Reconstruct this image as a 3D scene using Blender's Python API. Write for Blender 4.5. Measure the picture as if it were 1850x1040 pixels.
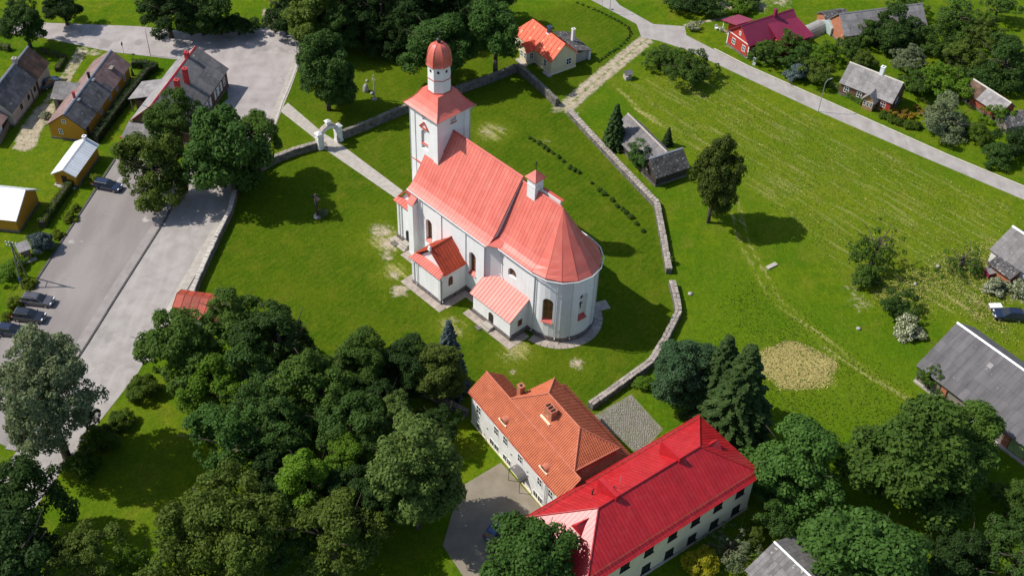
import bpy, bmesh, math, random
import numpy as np
from mathutils import Vector, Matrix

for o in list(bpy.data.objects): bpy.data.objects.remove(o, do_unlink=True)
SC = bpy.context.scene
COL = SC.collection
rnd = random.Random(7)
PI = math.pi
def rad(a): return math.radians(a)

# ------------------------------------------------------------ camera, sky, sun, exposure
PITCH, ROLL, CAM_H = rad(43.0), rad(2.3), 120.0
R0 = Vector((1, 0, 0)); U0 = Vector((0, math.sin(PITCH), math.cos(PITCH)))
FW = Vector((0, math.cos(PITCH), -math.sin(PITCH)))
RX = R0*math.cos(ROLL) + U0*math.sin(ROLL); UX = -R0*math.sin(ROLL) + U0*math.cos(ROLL)
cd = bpy.data.cameras.new('drone_camera'); co = bpy.data.objects.new('drone_camera', cd); COL.objects.link(co)
cd.sensor_fit = 'HORIZONTAL'; cd.sensor_width = 36; cd.lens = 36*2100/1850
cd.clip_start = 1; cd.clip_end = 2000
co.matrix_world = Matrix(((RX.x, UX.x, -FW.x, 0), (RX.y, UX.y, -FW.y, 0), (RX.z, UX.z, -FW.z, CAM_H), (0, 0, 0, 1)))
SC.camera = co
SUN_EL, SUN_AZ = rad(48.5), rad(-6)        # SUN_AZ: the way the shadows run
w = bpy.data.worlds.new('World'); SC.world = w; w.use_nodes = True
nt = w.node_tree; bg = nt.nodes['Background']
sky = nt.nodes.new('ShaderNodeTexSky'); sky.sky_type = 'NISHITA'; sky.sun_disc = False
sky.sun_elevation = SUN_EL; sky.sun_rotation = rad(276); sky.air_density = 1.0; sky.dust_density = 1.0
nt.links.new(sky.outputs[0], bg.inputs[0]); bg.inputs[1].default_value = 0.12
sl = bpy.data.lights.new('sun', 'SUN'); sl.energy = 4.2; sl.angle = rad(0.53); sl.color = (1, .955, .88)
so = bpy.data.objects.new('sun', sl); COL.objects.link(so)
so.rotation_euler = Vector((math.cos(SUN_EL)*math.cos(SUN_AZ), math.cos(SUN_EL)*math.sin(SUN_AZ), -math.sin(SUN_EL))).to_track_quat('-Z', 'Y').to_euler()
SC.view_settings.view_transform = 'Standard'; SC.view_settings.look = 'None'
SC.view_settings.exposure = 0.35; SC.view_settings.gamma = 1
SC.render.engine = 'CYCLES'
SC.cycles.max_bounces = 6; SC.cycles.transparent_max_bounces = 4

# ------------------------------------------------------------ materials
MATS = {}
def pm(name, col, col2=None, scale=2.0, rough=.8, bump=0, bscale=8.0, spec=.3, orand=0, metal=0, stretch=None, detail=5, contrast=(.35, .65), spots=None, coat=0, crack=None, streak=None):
    m = bpy.data.materials.new(name); m.use_nodes = True; n = m.node_tree.nodes; l = m.node_tree.links
    b = n['Principled BSDF']; b.inputs['Roughness'].default_value = rough
    b.inputs['Specular IOR Level'].default_value = spec; b.inputs['Metallic'].default_value = metal
    b.inputs['Coat Weight'].default_value = coat
    tc = n.new('ShaderNodeTexCoord'); src = tc.outputs['Object']
    if stretch:
        mp = n.new('ShaderNodeMapping'); mp.inputs['Scale'].default_value = stretch; l.new(src, mp.inputs[0]); src = mp.outputs[0]
    col2 = col2 or tuple(c*.8 for c in col)
    ns = n.new('ShaderNodeTexNoise'); ns.inputs['Scale'].default_value = scale; ns.inputs['Detail'].default_value = detail
    l.new(src, ns.inputs['Vector'])
    mr = n.new('ShaderNodeMapRange'); mr.inputs[1].default_value, mr.inputs[2].default_value = contrast; l.new(ns.outputs[0], mr.inputs[0])
    mx = n.new('ShaderNodeMix'); mx.data_type = 'RGBA'; l.new(mr.outputs[0], mx.inputs[0])
    mx.inputs[6].default_value = (*col, 1); mx.inputs[7].default_value = (*col2, 1)
    out = mx.outputs[2]
    if spots:                                   # lichen, patches, stains: (colour, scale, threshold)
        sc_, ss, th = spots
        n2 = n.new('ShaderNodeTexNoise'); n2.inputs['Scale'].default_value = ss; n2.inputs['Detail'].default_value = 4; l.new(tc.outputs['Object'], n2.inputs['Vector'])
        r2 = n.new('ShaderNodeMapRange'); r2.inputs[1].default_value = th; r2.inputs[2].default_value = th+.06; l.new(n2.outputs[0], r2.inputs[0])
        x2 = n.new('ShaderNodeMix'); x2.data_type = 'RGBA'; l.new(r2.outputs[0], x2.inputs[0]); l.new(out, x2.inputs[6]); x2.inputs[7].default_value = (*sc_, 1); out = x2.outputs[2]
    if streak:                                  # rain and fading streaks running down the sheets: (colour, stretched scale, amount)
        sc_, ss, am = streak
        m4 = n.new('ShaderNodeMapping'); m4.inputs['Scale'].default_value = ss; l.new(tc.outputs['Object'], m4.inputs[0])
        n4 = n.new('ShaderNodeTexNoise'); n4.inputs['Scale'].default_value = 1; n4.inputs['Detail'].default_value = 6; l.new(m4.outputs[0], n4.inputs['Vector'])
        r4 = n.new('ShaderNodeMapRange'); r4.inputs[1].default_value = .48; r4.inputs[2].default_value = .75; r4.inputs[4].default_value = am; l.new(n4.outputs[0], r4.inputs[0])
        x4 = n.new('ShaderNodeMix'); x4.data_type = 'RGBA'; l.new(r4.outputs[0], x4.inputs[0]); l.new(out, x4.inputs[6]); x4.inputs[7].default_value = (*sc_, 1); out = x4.outputs[2]
    if crack:                                   # wandering cracks and joints: (colour, scale, width)
        sc_, ss, wd_ = crack
        nw_ = n.new('ShaderNodeTexNoise'); nw_.inputs['Scale'].default_value = .35; nw_.inputs['Detail'].default_value = 5; l.new(tc.outputs['Object'], nw_.inputs['Vector'])
        va = n.new('ShaderNodeVectorMath'); va.operation = 'MULTIPLY_ADD'; l.new(nw_.outputs['Color'], va.inputs[0]); va.inputs[1].default_value = (5, 5, 5); l.new(tc.outputs['Object'], va.inputs[2])
        vo = n.new('ShaderNodeTexVoronoi'); vo.feature = 'DISTANCE_TO_EDGE'; vo.inputs['Scale'].default_value = ss; l.new(va.outputs[0], vo.inputs['Vector'])
        r5 = n.new('ShaderNodeMapRange'); r5.inputs[1].default_value = 0; r5.inputs[2].default_value = wd_; r5.inputs[3].default_value = .4; r5.inputs[4].default_value = 0; l.new(vo.outputs[0], r5.inputs[0])
        x5 = n.new('ShaderNodeMix'); x5.data_type = 'RGBA'; l.new(r5.outputs[0], x5.inputs[0]); l.new(out, x5.inputs[6]); x5.inputs[7].default_value = (*sc_, 1); out = x5.outputs[2]
    if orand:
        oi = n.new('ShaderNodeObjectInfo'); r3 = n.new('ShaderNodeMapRange'); r3.inputs[3].default_value = 1-orand; r3.inputs[4].default_value = 1+orand
        l.new(oi.outputs['Random'], r3.inputs[0])
        hv = n.new('ShaderNodeHueSaturation'); l.new(r3.outputs[0], hv.inputs['Value']); l.new(out, hv.inputs['Color']); out = hv.outputs[0]
    l.new(out, b.inputs['Base Color'])
    if bump:
        n3 = n.new('ShaderNodeTexNoise'); n3.inputs['Scale'].default_value = bscale; n3.inputs['Detail'].default_value = 6; l.new(src, n3.inputs['Vector'])
        bp = n.new('ShaderNodeBump'); bp.inputs['Strength'].default_value = bump; bp.inputs['Distance'].default_value = .1
        l.new(n3.outputs[0], bp.inputs['Height']); l.new(bp.outputs[0], b.inputs['Normal'])
    MATS[name] = m; return m
pm('asphalt', (.29, .257, .243), (.36, .322, .307), .35, .9, .25, 9, orand=0, spots=((.25, .225, .21), .22, .6), crack=((.2, .18, .165), .12, .012), streak=((.43, .39, .37), (.35, .12, 1), .6))
pm('road_asphalt', (.28, .254, .234), (.34, .311, .288), .5, .9, .2, 9, spots=((.255, .232, .212), .15, .63), crack=((.2, .18, .165), .09, .01), streak=((.42, .385, .36), (.8, .13, 1), .55))
pm('lot_asphalt', (.205, .182, .17), (.26, .233, .217), .3, .9, .25, 10, stretch=(1, .25, 1), spots=((.4, .37, .34), .3, .68), crack=((.17, .155, .145), .14, .012))
pm('concrete', (.42, .38, .33), (.33, .3, .26), 1.2, .9, .3, 8)
pm('edge_concrete', (.5, .46, .4), (.4, .37, .33), 1.2, .9, .2, 8)
pm('kerb_dark', (.1, .095, .09), (.06, .055, .05), 2, .9, .2, 8)
pm('paving', (.4, .34, .29), (.3, .25, .21), 1.5, .9, .3, 8, orand=.12)
pm('yard', (.25, .215, .165), (.2, .17, .125), .5, .95, .3, 8)
pm('cobble_bed', (.2, .18, .15), (.13, .14, .07), 1.2, .95, .4, 5)
pm('cobble', (.225, .205, .18), (.15, .137, .12), 3, .85, .3, 9, orand=.35)
pm('plaster', (.80, .80, .79), (.75, .75, .74), .6, .9, .06, 6, streak=((.66, .655, .63), (1.2, 1.2, .16), .55))
pm('plaster_grey', (.68, .67, .66), (.6, .59, .58), .6, .9, .06, 6)
pm('plaster_old', (.72, .71, .68), (.6, .59, .56), 1.0, .9, .15, 6, spots=((.5, .44, .4), .8, .66))
pm('plaster_cream', (.66, .57, .38), (.6, .51, .33), .7, .9, .08, 6)
pm('plaster_pale', (.80, .70, .50), (.74, .63, .43), .7, .9, .08, 6)
pm('plaster_dull', (.42, .38, .34), (.32, .29, .26), 1, .9, .15, 6)
pm('plinth', (.2, .175, .165), (.1, .09, .09), 2.2, .9, .7, 3)
pm('stone_wall', (.17, .155, .14), (.07, .065, .06), 1.6, .9, .9, 2.2, detail=3)
pm('coping', (.36, .31, .27), (.26, .225, .195), 2.5, .95, .6, 4, orand=.2, spots=((.23, .24, .13), .9, .66))
pm('coping_dark', (.2, .18, .155), (.12, .11, .09), 2.5, .95, .6, 4, orand=.25, spots=((.15, .17, .06), .8, .6))
pm('church_red', (.60, .135, .098), (.55, .112, .08), .5, .5, .03, 3, spec=.5, orand=.09, streak=((.64, .2, .15), (.7, .7, .7), .45), spots=((.52, .10, .072), .35, .64))
pm('church_red_trim', (.5, .085, .06), (.44, .07, .05), .5, .5, .03, 3, spec=.4)
pm('porch_red', (.42, .06, .022), (.34, .045, .018), 1.2, .5, .05, 3, spec=.4, orand=.08)
pm('metal_red', (.42, .014, .018), (.36, .012, .016), .5, .4, .03, 3, spec=.5, orand=.07, streak=((.5, .05, .05), (1.3, 1.3, 1.3), .35), spots=((.36, .012, .016), .5, .62))
pm('tile_orange', (.47, .135, .062), (.39, .105, .048), 1.0, .75, .25, 5, spots=((.5, .2, .12), .9, .67))
pm('tile_cap', (.50, .17, .10), (.42, .13, .08), 2, .75, .2, 5)
pm('maroon', (.24, .024, .06), (.21, .02, .05), .4, .4, .02, 3, spec=.5)
pm('tin_white', (.78, .8, .82), (.7, .72, .74), .6, .38, .02, 3, spec=.5, orand=.05)
pm('orange_tin', (.74, .1, .03), (.6, .085, .03), .8, .55, .05, 3, spec=.4, orand=.1, spots=((.62, .3, .16), 1.1, .62))
pm('rust_tin', (.36, .06, .032), (.24, .045, .025), .9, .6, .1, 3, orand=.25, spots=((.2, .14, .03), .6, .62))
pm('slate', (.13, .125, .126), (.082, .079, .08), 1.3, .9, .25, 6, orand=.3, spots=((.32, .3, .28), 1.4, .68))
pm('slate_light', (.27, .25, .245), (.195, .182, .178), 1.2, .9, .25, 6, orand=.14, spots=((.38, .355, .335), 1.6, .68))
pm('slate_mid', (.19, .177, .173), (.135, .127, .125), 1.2, .9, .25, 6, orand=.2, spots=((.36, .33, .3), 1.2, .66))
pm('slate_rose', (.24, .155, .14), (.18, .12, .11), 1.2, .9, .25, 6, orand=.15)
pm('slate_rust', (.15, .085, .055), (.09, .06, .045), 1.0, .9, .25, 6, orand=.25)
pm('slate_mossy', (.10, .093, .09), (.05, .047, .046), 2.2, .9, .4, 6, orand=.3, spots=((.3, .29, .27), 2.6, .6))
pm('slate_barn', (.135, .127, .131), (.095, .09, .093), 1.0, .9, .3, 6, orand=.13, stretch=(1, .3, .3), spots=((.22, .205, .205), 1.3, .68))
pm('wood_yellow', (.50, .245, .02), (.43, .2, .018), 1.5, .75, .1, 5, stretch=(1, 1, 8))
pm('wood_red', (.42, .045, .03), (.36, .035, .025), 1.5, .75, .1, 5, stretch=(1, 1, 8))
pm('wood_brown', (.16, .085, .05), (.10, .055, .035), 1.5, .85, .15, 5, stretch=(1, 1, 8))
pm('wood_dark', (.07, .055, .045), (.04, .033, .028), 1.5, .9, .15, 5)
pm('wood_grey', (.25, .215, .185), (.17, .145, .125), 1.5, .9, .2, 5, stretch=(1, 1, 6))
pm('wood_ochre', (.34, .2, .09), (.26, .15, .07), 1.5, .85, .15, 5, stretch=(1, 1, 8))
pm('window_white', (.8, .8, .78), (.72, .72, .7), 2, .6)
pm('window_brown', (.3, .12, .06), (.24, .1, .05), 2, .6)
pm('glass', (.018, .022, .026), (.03, .035, .042), 1.2, .08, spec=.6)
pm('glass_brown', (.1, .05, .03), (.05, .028, .02), 1.2, .15, spec=.5)
pm('void', (.012, .012, .012), (.02, .018, .016), 2, .95)
pm('door_dark', (.045, .028, .02), (.03, .02, .015), 2, .8)
pm('brick', (.36, .085, .05), (.28, .06, .04), 3, .9, .3, 6)
pm('brick_orange', (.45, .17, .09), (.33, .12, .065), 3, .9, .3, 6, spots=((.5, .43, .36), 1.5, .62))
pm('chimney_red', (.5, .045, .045), (.42, .035, .035), 1.5, .7, .1, 4)
pm('iron', (.02, .02, .022), (.03, .03, .032), 2, .5, spec=.4, metal=.3)
pm('steel', (.45, .46, .47), (.36, .37, .38), 2, .45, spec=.5, metal=.4)
pm('pipe', (.6, .6, .6), (.5, .5, .5), 2, .4, spec=.5)
pm('white_paint', (.8, .8, .8), (.72, .72, .72), 2, .5)
pm('blue_sign', (.02, .09, .42), (.02, .08, .36), 2, .5)
pm('plastic_blue', (.03, .09, .28), (.02, .07, .22), 2, .4)
pm('boulder', (.38, .36, .34), (.22, .21, .2), 2, .9, .5, 4)
pm('bark', (.10, .08, .06), (.05, .04, .03), 3, .95, .6, 5, stretch=(1, 1, .3))
pm('timber_pole', (.2, .17, .14), (.13, .11, .09), 2, .9)
pm('poly_film', (.36, .34, .3), (.28, .265, .235), 1.5, .35, spec=.4)
pm('tyre', (.012, .012, .012), (.02, .02, .02), 3, .85)
pm('rim', (.42, .43, .44), (.3, .31, .32), 3, .35, metal=.7)
pm('lamp_red', (.4, .01, .01), (.3, .01, .01), 3, .3)
pm('lamp_clear', (.7, .72, .74), (.6, .62, .64), 3, .2)
pm('plate', (.8, .8, .78), (.75, .75, .73), 3, .5)
pm('flower_orange', (.75, .23, .02), (.7, .33, .02), 3, .8)
pm('straw', (.40, .315, .12), (.28, .24, .075), 1.2, .95, .6, 8)
for nm, c in (('paint_navy', (.010, .016, .04)), ('paint_grey', (.07, .068, .075)), ('paint_black', (.012, .014, .018)), ('paint_sky_reflection', (.016, .05, .14)), ('paint_steel', (.03, .06, .10))):
    pm(nm, c, tuple(v*1.15 for v in c), 1, .22, spec=.55, coat=.7)

def leafmat(name, c1, c2, tr=.36, c3=None):
    """leaf colours differ leaf by leaf (random per island) and tree by tree"""
    m = bpy.data.materials.new(name); m.use_nodes = True; n = m.node_tree.nodes; l = m.node_tree.links
    b = n['Principled BSDF']; b.inputs['Roughness'].default_value = .6; b.inputs['Specular IOR Level'].default_value = .1
    ge = n.new('ShaderNodeNewGeometry'); oi = n.new('ShaderNodeObjectInfo')
    tc = n.new('ShaderNodeTexCoord'); ns = n.new('ShaderNodeTexNoise'); ns.inputs['Scale'].default_value = .55; ns.inputs['Detail'].default_value = 3
    l.new(tc.outputs['Object'], ns.inputs['Vector'])
    ad = n.new('ShaderNodeMath'); ad.operation = 'MULTIPLY_ADD'; l.new(ge.outputs['Random Per Island'], ad.inputs[0]); ad.inputs[1].default_value = .55
    l.new(ns.outputs[0], ad.inputs[2])
    mr = n.new('ShaderNodeMapRange'); mr.inputs[1].default_value = .35; mr.inputs[2].default_value = 1.2; l.new(ad.outputs[0], mr.inputs[0])
    mx = n.new('ShaderNodeMix'); mx.data_type = 'RGBA'; l.new(mr.outputs[0], mx.inputs[0]); mx.inputs[6].default_value = (*c1, 1); mx.inputs[7].default_value = (*c2, 1)
    out = mx.outputs[2]
    if c3:
        gt = n.new('ShaderNodeMath'); gt.operation = 'GREATER_THAN'; gt.inputs[1].default_value = .72; l.new(ge.outputs['Random Per Island'], gt.inputs[0])
        x2 = n.new('ShaderNodeMix'); x2.data_type = 'RGBA'; l.new(gt.outputs[0], x2.inputs[0]); l.new(out, x2.inputs[6]); x2.inputs[7].default_value = (*c3, 1); out = x2.outputs[2]
    r3 = n.new('ShaderNodeMapRange'); r3.inputs[3].default_value = .82; r3.inputs[4].default_value = 1.18; l.new(oi.outputs['Random'], r3.inputs[0])
    hv = n.new('ShaderNodeHueSaturation'); l.new(r3.outputs[0], hv.inputs['Value']); l.new(out, hv.inputs['Color'])
    l.new(hv.outputs[0], b.inputs['Base Color'])
    t = n.new('ShaderNodeBsdfTranslucent'); l.new(hv.outputs[0], t.inputs[0])
    ms = n.new('ShaderNodeMixShader'); ms.inputs[0].default_value = tr; l.new(b.outputs[0], ms.inputs[1]); l.new(t.outputs[0], ms.inputs[2])
    l.new(ms.outputs[0], n['Material Output'].inputs['Surface'])
    MATS[name] = m; return m
leafmat('leaf_mid', (0.039, 0.081, 0.012), (0.106, 0.183, 0.027))
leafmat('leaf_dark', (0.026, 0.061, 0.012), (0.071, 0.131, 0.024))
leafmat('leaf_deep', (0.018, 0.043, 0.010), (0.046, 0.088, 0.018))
leafmat('leaf_olive', (0.054, 0.088, 0.012), (0.131, 0.180, 0.027))
leafmat('leaf_bright', (.062, .135, .009), (.145, .25, .02))
leafmat('leaf_maple', (0.033, 0.084, 0.014), (0.092, 0.180, 0.033))
leafmat('leaf_silver', (.085, .115, .045), (.225, .26, .135))
leafmat('leaf_linden', (0.059, 0.102, 0.018), (0.177, 0.254, 0.058))
leafmat('leaf_brown', (0.048, 0.076, 0.012), (0.109, 0.139, 0.023))
leafmat('leaf_bluegreen', (0.033, 0.076, 0.030), (0.092, 0.165, 0.068))
leafmat('leaf_spruce', (.024, .052, .014), (.066, .108, .026), .2)
leafmat('leaf_blue', (.045, .07, .065), (.12, .155, .15), .1)
leafmat('leaf_hedge', (.045, .085, .009), (.11, .165, .018))
leafmat('leaf_gold', (.075, .115, .008), (.17, .215, .016))
leafmat('leaf_yellow', (.2, .2, .012), (.42, .38, .02))
leafmat('leaf_white', (.1, .13, .04), (.2, .22, .09), .3, (.66, .66, .5))
leafmat('leaf_flower', (.09, .13, .02), (.15, .17, .03), .3, (.7, .27, .02))
leafmat('grass_tuft', (.085, .15, .008), (.15, .2, .02))
leafmat('hay_tuft', (.34, .285, .095), (.5, .42, .165), .15)
leafmat('nettle', (.065, .135, .008), (.13, .19, .018))

# ------------------------------------------------------------ mesh helpers
class MB:
    def __init__(s): s.v = []; s.f = []
    def poly(s, pts):
        k = len(s.v); s.v += [tuple(p) for p in pts]; s.f.append(list(range(k, k+len(pts)))); return s
    def prism(s, pts, vec):
        k = len(s.v); n = len(pts); vec = Vector(vec)
        s.v += [tuple(p) for p in pts] + [tuple(Vector(p)+vec) for p in pts]
        s.f.append(list(range(k+n-1, k-1, -1))); s.f.append(list(range(k+n, k+2*n)))
        for i in range(n):
            j = (i+1) % n; s.f.append([k+i, k+j, k+n+j, k+n+i])
        return s
    def box(s, x0, x1, y0, y1, z0, z1): return s.prism([(x0, y0, z0), (x1, y0, z0), (x1, y1, z0), (x0, y1, z0)], (0, 0, z1-z0))
    def obox(s, c, a, b, d):
        c, a, b, d = map(Vector, (c, a, b, d)); return s.prism([c-a-b-d, c+a-b-d, c+a+b-d, c-a+b-d], 2*d)
    def loft(s, rings, cap=True):
        k = len(s.v); n = len(rings[0])
        for r in rings: s.v += [tuple(p) for p in r]
        for q in range(len(rings)-1):
            for i in range(n):
                j = (i+1) % n; s.f.append([k+q*n+i, k+q*n+j, k+(q+1)*n+j, k+(q+1)*n+i])
        if cap: s.f.append(list(range(k+n-1, k-1, -1))); s.f.append(list(range(k+(len(rings)-1)*n, k+len(rings)*n)))
        return s
    def tube(s, p0, p1, r0, r1=None, n=7):
        p0, p1 = Vector(p0), Vector(p1); r1 = r0 if r1 is None else r1
        d = (p1-p0).normalized(); a = d.orthogonal().normalized(); b = d.cross(a)
        ring = lambda p, r: [p+(a*math.cos(2*PI*i/n)+b*math.sin(2*PI*i/n))*r for i in range(n)]
        return s.loft([ring(p0, r0), ring(p1, r1)])
    def lathe(s, cx, cy, prof, n=16, ph=0):
        return s.loft([[(cx+r*math.cos(ph+2*PI*i/n), cy+r*math.sin(ph+2*PI*i/n), z) for i in range(n)] for r, z in prof])
    def build(s, name, m, parent=None, smooth=False, kind=None, loc=None):
        me = bpy.data.meshes.new(name); me.from_pydata(s.v, [], s.f)
        bm = bmesh.new(); bm.from_mesh(me); bmesh.ops.recalc_face_normals(bm, faces=bm.faces)
        bm.to_mesh(me); bm.free()
        if smooth:
            for p in me.polygons: p.use_smooth = True
        me.materials.append(MATS[m] if isinstance(m, str) else m)
        o = bpy.data.objects.new(name, me); COL.objects.link(o)
        if parent: o.parent = parent
        if loc: o.location = loc
        if kind: o['kind'] = kind
        return o
def tag(o, label, cat, group=None):
    o['label'] = label; o['category'] = cat
    if group: o['group'] = group
    return o
def thing(name, label, cat, loc=(0, 0), rz=0, group=None, z=0):
    o = bpy.data.objects.new(name, None); COL.objects.link(o); o.empty_display_size = .3
    o.location = (loc[0], loc[1], z); o.rotation_euler = (0, 0, rz)
    return tag(o, label, cat, group)
def struct(o): o['kind'] = 'structure'; return o

def clip(poly, p, n):
    """keep the part of a convex polygon on the side the normal n points to"""
    out = []
    for i in range(len(poly)):
        a, b = poly[i], poly[(i+1) % len(poly)]; da, db = (a-p).dot(n), (b-p).dot(n)
        if da >= 0: out.append(a)
        if (da > 0) != (db > 0) and abs(da-db) > 1e-9: out.append(a+(b-a)*(da/(da-db)))
    return out
def slope(parent, poly, m, du, dv=None, name='roof_slope', piece='roof_sheet', thick=.05, t=.035, gap=.02, rib=0, jit=.012, mats=None, base=None):
    """a roof slope: a thin deck (first edge of poly = eave) and one object per sheet or strip laid on it"""
    poly = [Vector(p) for p in poly]; e = (poly[1]-poly[0]).normalized(); nn = Vector((0, 0, 0))
    for i in range(1, len(poly)-1): nn += (poly[i]-poly[0]).cross(poly[i+1]-poly[0])
    nn.normalize()
    if nn.z < 0: nn = -nn
    sv = nn.cross(e)
    if sv.z < 0: sv = -sv
    deck = MB().prism([p-nn*thick for p in poly], nn*thick).build(name, base or m, parent)
    us = [(p-poly[0]).dot(e) for p in poly]; vs = [(p-poly[0]).dot(sv) for p in poly]
    u0, u1, v0, v1 = min(us), max(us), min(vs), max(vs)
    nu = max(1, round((u1-u0)/du)); su = (u1-u0)/nu
    nv = max(1, round((v1-v0)/dv)) if dv else 1; st = (v1-v0)/nv
    for i in range(nu):
        for j in range(nv):
            q = poly
            q = clip(q, poly[0]+e*(u0+i*su+gap/2), e); q = clip(q, poly[0]+e*(u0+(i+1)*su-gap/2), -e) if q else q
            if dv and q:
                q = clip(q, poly[0]+sv*(v0+j*st+gap/2), sv); q = clip(q, poly[0]+sv*(v0+(j+1)*st-gap/2), -sv) if q else q
            if len(q) < 3: continue
            ar = sum(((q[a]-q[0]).cross(q[a+1]-q[0])).length for a in range(1, len(q)-1))/2
            if ar < .03: continue
            h = t+rnd.uniform(0, jit)
            mb = MB().prism([p+nn*.003 for p in q], nn*h)
            if rib:
                uu = u0+i*su+gap/2; s0 = clip(q, poly[0]+e*(uu+rib), -e)
                if len(s0) >= 3: mb.prism([p+nn*(h+.002) for p in s0], nn*rib*1.1)
            mm = mats(u0+(i+.5)*su, v0+(j+.5)*st) if mats else m
            mb.build(piece, mm, deck)
    return deck
def rolls(parent, poly, m, pitch=.3, r=.075, name='tile_rolls'):
    """rows of rounded roof tiles, too fine to pick apart: one mesh on the deck"""
    poly = [Vector(p) for p in poly]; e = (poly[1]-poly[0]).normalized(); nn = Vector((0, 0, 0))
    for i in range(1, len(poly)-1): nn += (poly[i]-poly[0]).cross(poly[i+1]-poly[0])
    nn.normalize()
    if nn.z < 0: nn = -nn
    sv = nn.cross(e); sv = -sv if sv.z < 0 else sv
    deck = MB().prism([p-nn*.08 for p in poly], nn*.08).build('roof_slope', m, parent)
    us = [(p-poly[0]).dot(e) for p in poly]; u = min(us)+pitch/2; mb = MB()
    while u < max(us)-.05:
        q = clip(clip(poly, poly[0]+e*(u-.01), e), poly[0]+e*(u+.01), -e)
        if len(q) >= 3:
            vv = [(p-poly[0]).dot(sv) for p in q]; a, b = min(vv), max(vv)
            if b-a > .1:
                c = max(1, int((b-a)/.38)); st = (b-a)/c
                for k in range(c):
                    A = poly[0]+e*u+sv*(a+k*st); B = A+sv*st
                    mb.loft([[A-e*r+nn*.002, A-e*r*.5+nn*.085, A+e*r*.5+nn*.085, A+e*r+nn*.002], [B-e*r*.85+nn*.002, B-e*r*.45+nn*.05, B+e*r*.45+nn*.05, B+e*r*.85+nn*.002]])
        u += pitch
    mb.build(name, m, deck, kind='stuff')
    return deck

def arch_pts(w, h, n=8, round_=True):
    """outline (x, z) of an opening w wide, h high, its base at z=0; arched top"""
    if not round_: return [(-w/2, 0), (w/2, 0), (w/2, h), (-w/2, h)]
    r = w/2; return [(-r, 0), (r, 0)]+[(r*math.cos(PI*i/n), h-r+r*math.sin(PI*i/n)) for i in range(n+1)]
def window(parent, c, n, w, h, fm='window_white', gm='glass', arched=False, mull=(1, 1), bar=.09, proud=.05, name='window', sill=None, sub='pane'):
    """a framed window: c = middle of its base on the wall face, n = outward normal"""
    c = Vector(c); n = Vector(n).normalized(); e = Vector((0, 0, 1)).cross(n).normalized()
    out = arch_pts(w, h, 8, arched); inn = [(x*(w-2*bar)/w, bar+(z)*(h-2*bar)/h) for x, z in out]
    P = lambda x, z, d: c+e*x+Vector((0, 0, z))+n*d
    mb = MB(); k = len(out)
    for i in range(k):
        j = (i+1) % k
        mb.prism([P(*out[i], .004), P(*out[j], .004), P(*inn[j], .004), P(*inn[i], .004)], n*proud)
    for i in range(1, mull[0]+1):
        x = -w/2+w*i/(mull[0]+1); mb.prism([P(x-bar*.35, bar, .004), P(x+bar*.35, bar, .004), P(x+bar*.35, h-bar, .004), P(x-bar*.35, h-bar, .004)], n*proud*.8)
    for i in range(1, mull[1]+1):
        z = h*i/(mull[1]+1); mb.prism([P(-w/2+bar, z-bar*.35, .005), P(w/2-bar, z-bar*.35, .005), P(w/2-bar, z+bar*.35, .005), P(-w/2+bar, z+bar*.35, .005)], n*proud*.7)
    if sill: mb.prism([P(-w/2-.1, -.1, .004), P(w/2+.1, -.1, .004), P(w/2+.1, -.003, .004), P(-w/2-.1, -.003, .004)], n*.16)
    o = mb.build(name, fm, parent)
    MB().prism([P(x, z, -.05) for x, z in inn], n*.07).build(sub, gm, o)
    return o
def door(parent, c, n, w, h, m='door_dark', arched=False, fm='window_white'):
    c = Vector(c); n = Vector(n).normalized(); e = Vector((0, 0, 1)).cross(n).normalized()
    P = lambda x, z, d: c+e*x+Vector((0, 0, z))+n*d
    o = MB().prism([P(x, z, -.05) for x, z in arch_pts(w, h, 8, arched)], n*.09).build('door', m, parent)
    MB().obox(P(w*.35, h*.45, .07), e*.03, n*.03, (0, 0, .07)).build('handle', 'iron', o)
    return o
def downpipe(parent, x, y, z0, z1, out=(0, -.3)):
    MB().tube((x+out[0]*.4, y+out[1]*.4, z0), (x+out[0]*.4, y+out[1]*.4, z1-.5), .06).tube((x+out[0]*.4, y+out[1]*.4, z1-.5), (x+out[0]*1.5, y+out[1]*1.5, z1), .06).tube((x+out[0]*.4, y+out[1]*.4, z0+.02), (x+out[0]*1.2, y+out[1]*1.2, z0-.1), .06).build('downpipe', 'pipe', parent)
def chimney(parent, x, y, z0, z1, w, d, m, cap=None, name='chimney'):
    o = MB().box(x-w/2, x+w/2, y-d/2, y+d/2, z0, z1).box(x-w/2-.06, x+w/2+.06, y-d/2-.06, y+d/2+.06, z1+.003, z1+.14).build(name, m, parent)
    MB().box(x-w/4, x+w/4, y-d/4, y+d/4, z1+.145, z1+.16).build('flue', 'void', o)
    return o

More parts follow.
